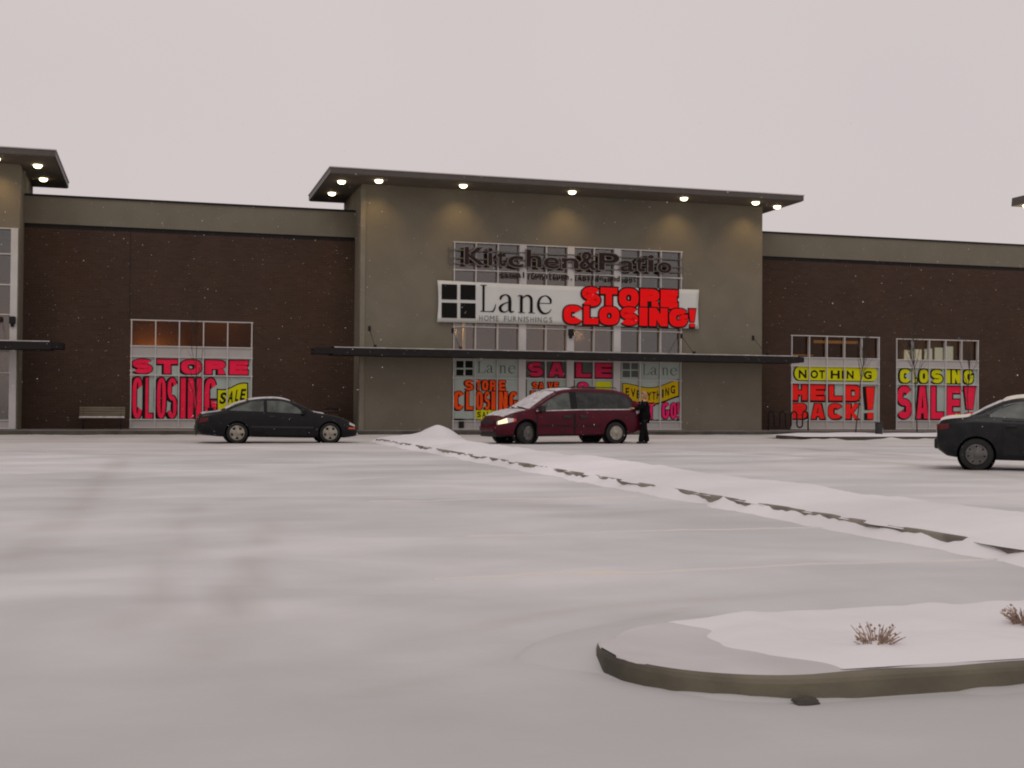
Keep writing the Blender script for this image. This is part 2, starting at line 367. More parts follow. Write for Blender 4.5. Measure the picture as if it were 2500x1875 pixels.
# pavement in front of the shops, with its kerb
b = MB(); b.box(-70, 95, KERB_Y, 0.35, -0.05, 0.15)
pav = tag(b.build('pavement', MT['walk'], bevel=0.02), kind='structure')
b = MB(); b.box(-70, 95, KERB_Y - 0.03, KERB_Y - 0.002, -0.05, 0.146); b.build('kerb', MT['kerb_dark'], pav)

# faint stall lines seen through the snow
b = MB()
for (p, q) in (((1060, 1420), (2420, 1361)), ((1150, 1316), (2050, 1280)), ((900, 1225), (1560, 1212))):
    a = gnd(*p); c = gnd(*q); n = 90; L = []
    for i in range(n + 1):
        x = a[0] + (c[0] - a[0]) * i / n; y = (a[1] + c[1]) / 2
        L.append([(x, y - 0.03 + k_ * .010, lot_h(x, y + k_ * .010 - .03) + (0.009 if abs(k_ - 3) < 3 and 0 < i < n else -.02)) for k_ in range(7)])
    b.grid(L)
tag(b.build('stall_markings', MT['paintline'], smooth=True), kind='structure')

# ------------------------------------------------------------------ long kerbed island with its snow bank
KX, KE = 6.75, 8.75
Y0, Y1 = -43.6, -12.4
b = MB(); b.box(KX, KE, Y0, Y1, -0.05, 0.12)
med = tag(b.build('kerbed_island', MT['kerb_light'], bevel=0.03), kind='structure')
def mound(x, y): return 0.40 * math.exp(-((x - 8.35) / 0.62) ** 2 - ((y + 14.6) / 1.15) ** 2)
P = []
for y in spaced(Y0 - 0.3, Y1 + 0.6, lambda y: 0.12 if y < -30 else 0.2):
    row = []
    n1 = noise.noise((0, y * 1.1, 2)); n2 = noise.noise((0, y * 3.1, 7))
    edge = KX + 0.005 + 0.08 * n1 + 0.05 * n2
    right = KE + 0.25 + 0.25 * noise.noise((4, y * 0.35, 1))
    endf = min(1, max(0, (y - (Y0 - 0.3)) / 0.5), max(0, (Y1 + 0.6 - y) / 0.6)) ** 0.5
    for j in range(41):
        t = j / 40; x = edge + (right - edge) * t
        top = 0.10 + 0.13 * math.sin(math.pi * t) ** 0.8 * (1 - 0.2 * t)
        if t < 0.001: z = 0.10
        elif t > 0.999: z = -0.03
        else: z = top * min(1, (1 - t) * 2.6) + 0.02 + (0.055 * noise.noise((x * 1.2, y * 0.8, 4)) + 0.022 * noise.noise((x * 3.5, y * 2.6, 14)) + 0.008 * noise.noise((x * 11, y * 9, 24))) * min(1, t * 5, (1 - t) * 6) + mound(x, y)
        row.append((x, y, z * endf - 0.03 * (1 - endf)))
    P.append(row)
b = MB(); b.grid(P)
tag(b.build('snow_bank', MT['bank'], smooth=True), kind='structure')
P = []
for y in spaced(Y0 - 0.2, Y1 + 0.4, lambda y: 0.1):                # drift lying against the kerb, leaving it bare in places
    h = 0.088 + 0.085 * noise.noise((1, y * 0.75, 3)) + 0.06 * noise.noise((1, y * 2.3, 5)) + 0.03 * noise.noise((1, y * 6, 9)); h = max(0.012, min(0.135, h))
    w = 0.28 + 0.10 * noise.noise((2, y * 0.8, 8))
    P.append([(KX + 0.01 - w * (1 - t), y, -0.025 + (h + 0.025) * t ** 1.6) for t in [k / 6 for k in range(7)]])
b = MB(); b.grid(P); tag(b.build('snow_drift', MT['bank'], smooth=True), kind='structure')

# ------------------------------------------------------------------ rounded kerbed island close to the camera
IF_, IB, IX = -46.34, -44.88, 2.02
def rounded(off, n=14, xr=14):
    r = (IB - IF_) / 2 - off; cx, cy = IX + off + r, (IF_ + IB) / 2
    return [(xr, IF_ + off)] + [(xr - 1 - k * (xr - 1 - cx) / 26, IF_ + off) for k in range(26)] + [(cx - r * math.sin(t), cy - r * math.cos(t)) for t in [math.pi * k / n for k in range(n + 1)]] + [(xr, IB - off)]
b = MB(); b.prism(rounded(0), -0.05, 0.098)
isl = tag(b.build('traffic_island', MT['concrete'], bevel=0.025), kind='structure')
def island_top(name, m, off, z, amp, x0):
    P = []
    for i in range(120):
        x = x0 + (12 - x0) * (i / 119) ** 1.5; row = []
        r = (IB - IF_) / 2 - off; cx = IX + off + r; cy = (IF_ + IB) / 2
        half = r - 0.018 + 0.022 * noise.noise((x * 3.1, 5, 2)) if x > cx else math.sqrt(max(0.0004, r * r - (cx - x) ** 2))
        for j in range(15):
            t = j / 14 * 2 - 1; y = cy + half * t
            e = (1 - abs(t) ** 6); en = min(1, (x - x0) / 0.25)
            row.append((x, y, z + (amp * (0.6 + 0.8 * noise.noise((x * 1.6, y * 1.6, 11))) * e * en if abs(t) < 0.999 else -0.012)))
        P.append(row)
    b = MB(); b.grid(P); return b.build(name, m, isl, smooth=True)
island_top('thin_snow', MT['bank2'], 0.012, 0.101, 0.012, IX + 0.02)
# deeper snow lying on the soil inside the island, its edge running slantwise at the rounded end
P = []
for j in range(44):
    t = j / 43; y = IB - 0.07 - (IB - IF_ - 0.17) * t
    x0 = 2.60 + 0.04 * math.sin(9 * t) + 0.07 * noise.noise((t * 6, 3, 3)) + 0.10 * t + 0.7 * max(0, t - .75)
    row = []
    for i in range(170):
        x = x0 + (12 - x0) * (i / 169) ** 1.8
        e = min(1, (x - x0) / 0.34) ** 0.8 * min(1, t * 8, (1 - t) * 8) ** 0.6
        row.append((x, y, 0.104 + (0.046 + 0.026 * noise.noise((x * 1.3, y * 1.5, 21)) + 0.013 * noise.noise((x * 4.5, y * 4.5, 2)) + 0.005 * noise.noise((x * 14, y * 14, 5))) * e))
    P.append(row)
b = MB(); b.grid(P); b.build('deep_snow', MT['bank'], isl, smooth=True)

P = []
r = (IB - IF_) / 2; cx, cy = IX + r, (IF_ + IB) / 2; arc = math.pi * r
L0 = 10.0; tot = 2 * L0 + arc
for i in range(700):                                               # snow and grit lying along the foot of its kerb, right up to the rim at the back
    s_ = tot * i / 699
    if s_ < L0: px_, py_, nx, ny, back = cx + L0 - s_, IB, 0, 1, 1
    elif s_ < L0 + arc: t = math.pi * (1 - (s_ - L0) / arc); px_, py_, nx, ny = cx - r * math.sin(t), cy - r * math.cos(t), -math.sin(t), -math.cos(t); back = max(0, min(1, (t - 1.62) / .35))
    else: px_, py_, nx, ny, back = cx + s_ - L0 - arc, IF_, 0, -1, 0
    h = max(.003, .008 + .026 * noise.noise((s_ * 1.3, 2, 1)) + .018 * noise.noise((s_ * 4.1, 2, 7))) * (1 - back) + back * (.116 + .010 * noise.noise((s_ * 2, 3, 3)))
    w = .17 + .08 * noise.noise((s_ * 1.1, 7, 3)) + .25 * back; ins = .008 + .06 * back
    P.append([(px_ + nx * (w * (1 - t) - ins * t), py_ + ny * (w * (1 - t) - ins * t), -.03 + (h + .03) * t ** (1.5 - 1.05 * back)) for t in (0, .08, .2, .35, .5, .65, .8, .9, 1)] + [(px_ - nx * (ins + .06), py_ - ny * (ins + .06), h * back * .80 - .02 * (1 - back))])
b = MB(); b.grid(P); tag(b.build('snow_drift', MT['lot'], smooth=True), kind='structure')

# ------------------------------------------------------------------ planted island by the right hand windows
RX0, RY0, RY1 = 22.7, -10.8, -7.6
def isl2(off, z0, z1, name, m, parent=None, amp=0):
    r = (RY1 - RY0) / 2 - off; cx = RX0 + off + r; cy = (RY0 + RY1) / 2
    poly = [(60, cy - r), *[(cx - r * math.sin(t), cy - r * math.cos(t)) for t in [math.pi * k / 12 for k in range(13)]], (60, cy + r)]
    b = MB(); b.prism(poly, z0, z1); return b.build(name, m, parent, bevel=0.03)
ri = tag(isl2(0, -0.05, 0.13, 'planting_island', MT['kerb_dark']), kind='structure')
P = []
for i in range(160):
    x = 22.85 + 30 * i / 159; row = []
    for j in range(9):
        t = j / 8; y = RY0 + 0.05 + (RY1 - RY0 - 0.1) * t; e = math.sin(math.pi * t) ** 0.4 * min(1, i / 6)
        row.append((x, y, 0.125 + e * (0.10 + 0.05 * noise.noise((x * 0.8, y, 3)))))
    P.append(row)
b = MB(); b.grid(P); b.build('snow_cover', MT['bank'], ri, smooth=True)
P = []
for i in range(300):
    x = 22.5 + 38 * i / 299; h = max(0.0, 0.035 + 0.09 * noise.noise((x * 0.7, 0, 9)) + 0.05 * noise.noise((x * 2.1, 0, 4)))
    P.append([(x, RY0 - 0.35 * (1 - t), -0.03 + (h + 0.03) * t ** 1.4) for t in (0, .3, .6, .85, 1)])
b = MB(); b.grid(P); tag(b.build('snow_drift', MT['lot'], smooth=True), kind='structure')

# ------------------------------------------------------------------ the shop building
TY = -1.65
BASE = (16.9, 0, 0)
shop = empty('store_building', BASE, 'long dark brick store with tan stucco towers and flat overhanging roofs', 'building')
def part(b, name, m, parent=None, **k):
    o = b.build(name, m, parent or shop, **k)
    if not parent: place(o, BASE)
    return o
def wall(b, X0, X1, Z0, Z1, Y, th, holes):                        # holes: (x0, x1, z0, z1) sorted by x
    x = X0
    for (a, c, d, e) in holes:
        if a > x: b.box(x, a, Y, Y + th, Z0, Z1)
        if d > Z0: b.box(a, c, Y, Y + th, Z0, d)
        if e < Z1: b.box(a, c, Y, Y + th, e, Z1)
        x = c
    if x < X1: b.box(x, X1, Y, Y + th, Z0, Z1)
    return b
TL, TR = 7.90, 25.84
LT = -5.0
PTOP, BAND = 9.2, 8.14
Z0 = 0.151
# window openings, measured on their wall plane
w1 = (FX(317, 900), FX(617, 900), Z0 + 0.02, 4.50)
w3 = (FX(1930, 930), FX(2148, 930), Z0 + 0.02, 4.54)
w4 = (FX(2187, 940), FX(2390, 940), Z0 + 0.02, 4.50)
w2 = (FX(1105, 800, TY), FX(1666, 800, TY), Z0 + 0.02, 7.95)
part(wall(MB(), LT, TL - 0.002, 0, BAND - 0.17, 0, 0.35, [w1]), 'brick_wall', MT['brick'])
part(wall(MB(), TR + 0.002, 62, 0, BAND - 0.17, 0, 0.35, [w3, w4]), 'brick_wall', MT['brick'])
for a, c in ((LT, TL - 0.002), (TR + 0.002, 62)):
    b = MB(); b.box(a, c, 0.03, 0.35, BAND - 0.17, BAND); part(b, 'shadow_band', MT['dark_metal'])
    b = MB(); b.box(a, c, -0.04, 0.35, BAND, PTOP); part(b, 'parapet_band', MT['stucco'])
    b = MB(); b.box(a, c, -0.09, 0.45, PTOP, PTOP + 0.075); part(b, 'coping', MT['dark_metal'])
for a, c in ((LT, TL - 0.01), (TR + 0.01, 62)):
    b = MB(); b.box(a, c, 0.35, 33.6, 8.3, 8.6); part(b, 'flat_roof', MT['dark_metal'])
b = MB(); b.box(61.7, 62, 0.36, 33.7, 0, 8.25); part(b, 'end_wall', MT['brick'])
b = MB(); b.box(-24, 62, 33.7, 34, 0, 8.6); part(b, 'rear_wall', MT['brick'])
cj = FX(318, 650); b = MB(); b.box(cj - .012, cj + .012, -.002, .1, 4.55, BAND - .18); part(b, 'control_joint', MT['dark_metal'])
# towers
SOF = 10.10
b = wall(MB(), TL, TR, 0, SOF - 0.0, TY, 0.3, [w2]); b.box(TL, TL + 0.3, TY + 0.3, 3, 0, SOF); b.box(TR - 0.3, TR, TY + 0.3, 3, 0, SOF); b.box(TL, TR, 3, 3.3, 7.9, SOF)
part(b, 'tower_wall', MT['stucco'])
b = MB(); b.box(TL - 0.03, TL + 0.16, TY - 0.03, TY + 0.16, 0.15, SOF - 0.2); part(b, 'corner_trim', MT['stucco_trim'])
LFX = FX(24, 800, TY)
lw = (-16.0, LT - 0.03, Z0 + 0.02, 7.70)
b = wall(MB(), -23, LT, 0, SOF, TY, 0.3, [lw]); b.box(LT - 0.3, LT, TY + 0.3, 3, 0, SOF); b.box(-23, LT, 3, 3.3, 7.9, SOF); b.box(-23, -22.7, TY + .3, 34, 0, SOF)
part(b, 'tower_wall', MT['stucco'])

# overhanging roofs with recessed lamps in the soffit
def roof(x0, x1, lamps, lit):
    b = MB(); b.box(x0, x1, TY - 1.9, 3.4, SOF + 0.03, SOF + 0.25)
    r = part(b, 'roof', MT['fascia'])
    b = MB(); b.box(x0 - 0.03, x1 + 0.03, TY - 1.93, 3.43, SOF + 0.25, SOF + 0.285); b.build('roof_edge_trim', MT['white_metal'], r)
    b = MB(); b.box(x0 + 0.05, x1 - 0.05, TY - 1.85, 3.35, SOF, SOF + 0.03); b.build('soffit', MT['soffit'], r)
    for (x, y) in lamps:
        b = MB(); b.lathe([(0.03, SOF - 0.115), (0.09, SOF - 0.105), (0.135, SOF - 0.075), (0.155, SOF - 0.035), (0.16, SOF - 0.002)], 20, 'Z', (x, y, 0)); b.build('downlight', MT['lamp'], r, smooth=True)
        spot('soffit_lamp', (x, y, SOF - 0.16), lit, 100, 1.0, aim=(0, 0.5 if y < TY - .6 else 0, -1))
    return r
front_y = TY - 1.0
LX = [FX(925, 436, -2.72), FX(1131, 447, -2.72), FX(1397, 461, -2.72), FX(1670, 478, -2.72), FX(1845, 489, -2.72)]
roof(6.36, 26.82, [(x, -2.72) for x in LX] + [(7.02, -2.05), (7.03, 0.85), (26.35, -2.05), (26.35, 1.2)], 68)
roof(-24.4, -3.62, [(-5.75, -2.6), (-4.38, -1.75), (-4.42, 1.2), (-9.6, -2.6), (-14, -2.6), (-18.5, -2.6)], 68)

# canopies above the doors
def canopy(x0, x1, rods, name='canopy'):
    yf = -3.05
    b = MB(); b.box(x0 + 0.7, x1 - 0.4, yf, TY - 0.001, 3.12, 3.40)
    b.prism([(x0, yf + 0.5), (x0 + 0.7, yf), (x0 + 0.7, TY - 0.001), (x0, TY - 0.001)], 3.16, 3.39)
    b.prism([(x1 - 0.4, yf), (x1, yf + 0.3), (x1, TY - 0.001), (x1 - 0.4, TY - 0.001)], 3.16, 3.39)
    c = part(b, 'canopy', MT['dark_metal'])
    P = []
    n = int((x1 - x0 - 0.9) / 0.25)
    for i in range(n + 1):
        x = x0 + 0.75 + (x1 - x0 - 1.2) * i / n
        P.append([(x, yf + 0.03, 3.398), (x, yf + 0.05, 3.435 + 0.018 * noise.noise((x, 0, 0))), (x, yf + 0.5, 3.46 + 0.03 * noise.noise((x, 1, 0))), (x, TY - 0.03, 3.46), (x, TY - 0.02, 3.398)])
    b = MB(); b.grid(P); b.build('snow_layer', MT['thinsnow'], c, smooth=True)
    for x in rods:
        b = MB(); b.tube([(x, TY - 0.03, 4.26), (x + 0.02, yf + 0.12, 3.44)], 0.010, 6)
        b.box(x - 0.05, x + 0.05, TY - 0.03, TY - 0.003, 4.16, 4.36); b.box(x - 0.03, x + 0.07, yf + 0.06, yf + 0.16, 3.40, 3.54)
        b.build('tie_rod', MT['dark_metal'], c)
    return c
canopy(5.92, 27.32, [8.26, 11.72, 21.95, 25.40])
canopy(-23, -3.33, [-5.6, -9, -13])

# storefront windows
def storefront(win, Y, vx, rows, panels, name='storefront_window', wide=(), glass='clear_glass', fw=0.042):
    """vx: mullion centres; rows: bar heights; panels: opaque (z0, z1) strips; wide: (x0, x1) solid pilasters"""
    x0, x1, z0, z1 = win
    b = MB(); b.box(x0 + 0.01, x1 - 0.01, Y + 0.16, Y + 0.172, z0 + 0.01, z1 - 0.01)
    g = part(b, name, MT[glass])
    b = MB()
    hz = [z0 + fw / 2, *rows, z1 - fw / 2]
    for x in vx: b.box(x - fw / 2, x + fw / 2, Y - 0.02, Y + 0.14, z0, z1)
    for z in hz:
        xa = x0
        b.box(x0, x1, Y - 0.012, Y + 0.135, z - fw / 2, z + fw / 2)
    for a, c in wide: b.box(a, c, Y - 0.035, Y + 0.15, z0, z1)
    b.build('frame', MT['white_metal'], g)
    if panels:
        for a, c in panels:
            b = MB(); b.box(x0 + 0.005, x1 - 0.005, Y + 0.03, Y + 0.12, a, c); b.build('spandrel_panel', MT['spandrel'], g)
    return g
def zz(px, ys, Y=0.0): return [FZ(px, y, Y) for y in ys]
r1 = zz(319, (844, 870, 915, 1024))
storefront(w1, 0, [FX(p, 900) for p in (320, 379, 437, 496, 555, 614)], r1, [(r1[1], r1[0]), (w1[2], r1[3])])
r3 = zz(1932, (872, 893, 935, 1027))
storefront(w3, 0, [FX(p, 930) for p in (1933, 1976, 2019, 2062, 2104, 2146)], r3, [(r3[1], r3[0]), (w3[2], r3[3])])
r4 = zz(2188, (878, 897, 938, 1027))
storefront(w4, 0, [FX(p, 930) for p in (2189, 2229, 2269, 2309, 2348, 2388)], r4, [(r4[1], r4[0]), (w4[2], r4[3])])
r2 = zz(1108, (658, 797, 853, 922, 1028), TY)
wp = [(FX(a, 800, TY), FX(c, 800, TY)) for a, c in ((1267, 1284), (1384, 1401), (1498, 1515))]
storefront(w2, TY, [FX(p, 800, TY) for p in (1108, 1161, 1215, 1333, 1450, 1563, 1613, 1663)], r2, [(3.05, r2[2]), (w2[2], r2[4])], wide=wp, glass='glass')
rl = zz(24, (620, 695, 768, 910, 1026), TY)
lfx = [FX(p, 800, TY) for p in (-30, -95, -160, -225, -290, -355)]
storefront(lw, TY, lfx, rl, [(3.05, 3.45), (w2[2], rl[4])], wide=[(LFX, LT - 0.04)], glass='glass')
# wall lamps on the pilasters
def wall_lamp(x, z):
    b = MB(); b.box(x - 0.11, x + 0.11, TY - 0.20, TY - 0.037, z - 0.14, z + 0.14); b.box(x - 0.06, x + 0.06, TY - 0.13, TY - 0.05, z - 0.25, z - 0.142)
    part(b, 'wall_lamp', MT['dark_metal'], bevel=0.015)
wall_lamp(*fac(1392, 812, TY)); wall_lamp(*fac(31, 782, TY))
b = MB(); b.box(FX(1120, 1035, TY), FX(1132, 1035, TY), TY - 0.05, TY + 0.02, 0.25, 0.52); part(b, 'vent', MT['dark_metal'])

# inside of the shop: floor, back wall, ceiling, strip lights, far windows
for q in ((-22.6, 61, 6.0, 6.1, 0, 8.1), (9.6, 9.7, 0.5, 6, 0.11, 8.08), (24.3, 24.4, 0.5, 6, 0.11, 8.08)):
    b = MB(); b.box(*q); part(b, 'interior_wall', MT['interior'])
b = MB(); b.box(-22, 61, 0.36, 6.0, 8.1, 8.25); part(b, 'interior_ceiling', MT['ceiling'])
b = MB(); b.box(-22, 61, 0.36, 6.0, 0.02, 0.1); part(b, 'interior_floor', MT['ceiling'])
for q in ((31.9, 34.4, 4.3, 4.4, 4.44, 4.58), (30.9, 32.0, 4.6, 4.7, 3.8, 3.86), (13.3, 13.42, 3, 3.05, 3, 5)):
    b = MB(); b.box(*q); part(b, 'strip_light', MT['strip'])
for (p, q, t) in ((2208, 2222, 855), (2233, 2250, 853), (2258, 2263, 852), (2267, 2276, 851), (2283, 2302, 849), (2309, 2327, 846)):
    b = MB(); b.box(FX(p, 860, 5.4), FX(q, 860, 5.4), 5.4, 5.44, 3.0, FZ(q, t, 5.4)); part(b, 'far_window', MT['daylight'])
def warm(x, y, z, e, col=(1, 0.52, 0.18)):
    l = bpy.data.lights.new('interior_lamp', 'POINT'); l.energy = e; l.color = col; l.shadow_soft_size = 0.25
    o = bpy.data.objects.new('interior_lamp', l); COL.objects.link(o); o.location = (x, y, z)
warm(-0.2, 5.2, 3.1, 95); warm(3.0, 4.6, 5.4, 40); warm(13, 3.5, 4.5, 70); warm(19, 3.5, 4.5, 85); warm(28.5, 4.0, 3.0, 22); warm(33, 3.6, 6.2, 22); warm(38.5, 4.0, 3.2, 60); warm(42, 3, 6, 60); warm(-7, 3, 3.5, 90)

# ------------------------------------------------------------------ lettering
GL = {}
def glyph(ch, off):
    k = (ch, off)
    if k not in GL:
        cu = bpy.data.curves.new('glyph', 'FONT'); cu.body = ch; cu.size = 1; cu.offset = off; cu.resolution_u = 5
        o = bpy.data.objects.new('glyph', cu); COL.objects.link(o)
        dg = bpy.context.evaluated_depsgraph_get(); me = bpy.data.meshes.new_from_object(o.evaluated_get(dg))
        vs = [(v.co.x, v.co.y) for v in me.vertices]; fs = [tuple(p.vertices) for p in me.polygons]
        x0, x1 = min(v[0] for v in vs), max(v[0] for v in vs); y0, y1 = min(v[1] for v in vs), max(v[1] for v in vs)
        GL[k] = ([((x - x0) / (x1 - x0), (y - y0) / (y1 - y0)) for x, y in vs], fs, (x1 - x0), (y1 - y0), y0)
        bpy.data.objects.remove(o); bpy.data.curves.remove(cu); bpy.data.meshes.remove(me)
    return GL[k]
def put(b, ch, off, x0, x1, z0, z1, Y, th=0.0, shear=0.0):
    vs, fs, *_ = glyph(ch, off)
    f = lambda u, v: (x0 + (x1 - x0) * u + shear * (v - 0.5) * (z1 - z0), z0 + (z1 - z0) * v)
    V = [b.bm.verts.new((f(u, v)[0], Y, f(u, v)[1])) for u, v in vs]
    F = []
    for q in fs:
        try: F.append(b.bm.faces.new([V[i] for i in q][::-1]))
        except ValueError: pass
    if th:
        r = bmesh.ops.extrude_face_region(b.bm, geom=F)
        for e in r['geom']:
            if isinstance(e, bmesh.types.BMVert): e.co.y += th
def superpt(t, n=2.7):
    c, q = math.cos(t), math.sin(t); return (math.copysign(abs(c) ** (2 / n), c), math.copysign(abs(q) ** (2 / n), q))
def block(ch, a, h):
    """heavy poster capitals in a unit box, drawn as butted pieces: a = stem width, h = bar thickness"""
    B = lambda x0, x1, y0, y1: [(x0, y0), (x1, y0), (x1, y1), (x0, y1)]
    def ring(t0, t1, n=26, y0=0.0, y1=1.0, hh=None):
        hh = hh or h; P = []
        cy, ry = (y0 + y1) / 2, (y1 - y0) / 2
        for k in range(n + 1):
            t = math.radians(t0 + (t1 - t0) * k / n); u, v = superpt(t)
            P.append(((.5 + .5 * u, cy + ry * v), (.5 + (.5 - a) * u, cy + (ry - hh) * v)))
        return [[p[0], q[0], q[1], p[1]] for p, q in zip(P, P[1:])]
    def bowl(y0, y1, x1=1.0, n=14):
        o, i = [], []; ry = (y1 - y0) / 2; cy = (y0 + y1) / 2; xm = a + (x1 - a) * .30
        for k in range(n + 1):
            u, v = superpt(math.radians(90 - 180 * k / n), 2.5); o.append((xm + (x1 - xm) * u, cy + ry * v)); i.append((xm + max(.02, x1 - a - xm) * u, cy + max(.01, ry - h) * v))
        o = [(a, y1)] + o + [(a, y0)]; i = [(a, y1 - h)] + i + [(a, y0 + h)]
        return [[o[k], o[k + 1], i[k + 1], i[k]] for k in range(len(o) - 1)]
    if ch == 'O': return ring(0, 360, 40)
    if ch == 'C': return ring(30, 330, 34)
    if ch == 'G': return ring(34, 352, 36) + [B(.54, 1 - a, .34, .34 + h)] + [B(1 - a, 1, .44, .34 + h)]
    if ch == 'S':
        P = []; r = (1 - h) / 4; rx = .5 - a / 2
        for k in range(19): u, v = superpt(math.radians(22 + 248 * k / 18), 2.4); P.append((.5 + rx * u, 1 - h / 2 - r + r * v))
        for k in range(1, 19): u, v = superpt(math.radians(90 - 248 * k / 18), 2.4); P.append((.5 + rx * u, h / 2 + r + r * v))
        E = []
        for k, p in enumerate(P):
            q, w = P[max(k - 1, 0)], P[min(k + 1, len(P) - 1)]; dx, dy = w[0] - q[0], w[1] - q[1]; l = math.hypot(dx, dy) or 1
            nx, ny = -dy / l * a / 2, dx / l * h / 2; E.append(((p[0] + nx, p[1] + ny), (p[0] - nx, p[1] - ny)))
        return [[p[0], q[0], q[1], p[1]] for p, q in zip(E, E[1:])]
    if ch == 'T': return [B(0, 1, 1 - h, 1), B(.5 - a / 2, .5 + a / 2, 0, 1 - h)]
    if ch == 'L': return [B(0, a, 0, 1), B(a, 1, 0, h)]
    if ch == 'I': return [B(0, 1, 0, 1)]
    if ch == 'E': return [B(0, a, 0, 1), B(a, 1, 0, h), B(a, .94, .5 - h / 2, .5 + h / 2), B(a, 1, 1 - h, 1)]
    if ch == 'H': return [B(0, a, 0, 1), B(1 - a, 1, 0, 1), B(a, 1 - a, .5 - h / 2, .5 + h / 2)]
    if ch == 'N': d = min(.62, h * 1.3 + .22); return [B(0, a, 0, 1), B(1 - a, 1, 0, 1), [(a, 1), (a, 1 - d), (1 - a, 0), (1 - a, d)]]
    if ch == 'A':
        t = .80; w = a * .62; xi = lambda y: a * .95 + (.5 - a * .95) * y / t; c0, c1 = .17, .17 + h * .8
        return [[(0, 0), (a * .95, 0), (.5, t), (.5, 1), (.5 - w, 1)], [(1, 0), (.5 + w, 1), (.5, 1), (.5, t), (1 - a * .95, 0)], [(xi(c0), c0), (1 - xi(c0), c0), (1 - xi(c1), c1), (xi(c1), c1)]]
    if ch == 'V': w = a * .62; return [[(0, 1), (.5 - w, 0), (.5, 0), (.5, .3), (a, 1)], [(1, 1), (1 - a, 1), (.5, .3), (.5, 0), (.5 + w, 0)]]
    if ch == 'D': return [B(0, a, 0, 1)] + bowl(0, 1)
    if ch == 'B': return [B(0, a, 0, 1)] + bowl(.5, 1, .94) + bowl(0, .5, 1)
    if ch == 'R': return [B(0, a, 0, 1)] + bowl(.36, 1) + [[(a, .36), (a + .16, .36 - .0), (1 - a * 1.05, 0), (a + .14, 0)] if a < .2 else [(1 - a * 1.1, .36), (.90, .38), (1.0, 0), (1 - a * 1.1, 0)]]
    if ch == 'K':
        f = lambda x: .36 + (x - a) / (.56 - a) * .10
        return [B(0, a, 0, 1), [(a, .36), (.56, .46), (1, 1), (.60, 1), (a, .62)], [(.36 if a < .33 else a + .03, f(.36 if a < .33 else a + .03)), (.60, 0), (1, 0), (.56, .46)]]
    if ch == 'U': return [B(0, a, .4, 1), B(1 - a, 1, .4, 1)] + [[(x0, y0), (x1, y1), (u1, v1), (u0, v0)] for ((x0, y0), (u0, v0)), ((x1, y1), (u1, v1)) in (lambda P: zip(P, P[1:]))([((.5 + .5 * u, .4 + .4 * v), (.5 + (.5 - a) * u, .4 + (.4 - h) * v)) for u, v in [superpt(math.radians(180 + 180 * k / 14)) for k in range(15)]])]
    if ch == 'M': b_ = a * .7; return [B(0, b_, 0, 1), B(1 - b_, 1, 0, 1), [(b_, 1), (b_, .55), (.5, 0), (.5, .45)], [(1 - b_, 1), (.5, .45), (.5, 0), (1 - b_, .55)]]
    if ch == '!': return [[(.22, .30), (.80, .30), (1, 1), (0, 1)], B(.18, .84, 0, .21)]
    return None
def put_block(b, ch, ah, x0, x1, z0, z1, Y):
    P = block(ch, *ah)
    if P is None: return put(b, ch, 0.05, x0, x1, z0, z1, Y)
    for poly in P:
        pts = [(x0 + (x1 - x0) * u, Y, z0 + (z1 - z0) * v) for u, v in poly]
        ar = sum(p[0] * q[2] - q[0] * p[2] for p, q in zip(pts, pts[1:] + pts[:1]))
        b.face(pts if ar > 0 else pts[::-1])
def zconst(px, y, Y): return FZ(px, y, Y)
def sheet(parent, name, m, poly, Y, th=0.004):
    b = MB(); a = [b.bm.verts.new((x, Y, z)) for x, z in poly]; c = [b.bm.verts.new((x, Y + th, z)) for x, z in poly]
    b.bm.faces.new(a); b.bm.faces.new(c[::-1])
    for k in range(len(a)): j = (k + 1) % len(a); b.bm.faces.new((a[k], c[k], c[j], a[j]))
    return b.build(name, m, parent)
def word(parent, text, xr, yt, yb, Y, m, off=0.03, sh=None, grow=0.03, soff=None, rowpx=None, dz=0.0, part_name='lettering', th=0.0, shear=0.0, slope=0.0, shm=None, blk=None):
    """each character fills its own measured span xr[i]; heights are constant in the real plane"""
    rp = rowpx or xr[0][0]; zt, zb = FZ(rp, yt, Y), FZ(rp, yb, Y); ym = (yt + yb) / 2
    b = MB(); s = MB()
    for i, (ch, (a, c)) in enumerate(zip(text, xr)):
        x0, x1 = FX(a, ym, Y), FX(c, ym, Y); k = slope * (x0 - FX(xr[0][0], ym, Y))
        if blk:
            put_block(b, ch, blk, x0, x1, zb, zt, Y - 0.004)
            if sh:
                ab = (min(.49, blk[0] + 1.6 * grow / (x1 - x0 + 2 * grow)), min(.42, blk[1] + 1.6 * grow / (zt - zb + 2 * grow)))
                for f, yy in ((1, .001), (.66, .0014), (.33, .0018), (0, .0022)):
                    put_block(s, ch, ab, x0 - grow + sh[0] * f, x1 + grow + sh[0] * f, zb - grow + sh[1] * f, zt + grow + sh[1] * f, Y - yy)
            continue
        put(b, ch, off, x0, x1, zb + k, zt + k, Y - 0.004, th, shear)
        if sh:
            dx, dzs = sh
            put(s, ch, (soff if soff is not None else off), x0 - grow + dx, x1 + grow + dx, zb - grow + dzs + k, zt + grow + dzs + k, Y - 0.001, 0, shear)
    o = b.build(part_name, m, parent, recalc=bool(th))
    if sh: s.build('letter_shadow', shm or MT['black'], parent, recalc=False)
    else: s.bm.free()
    return o
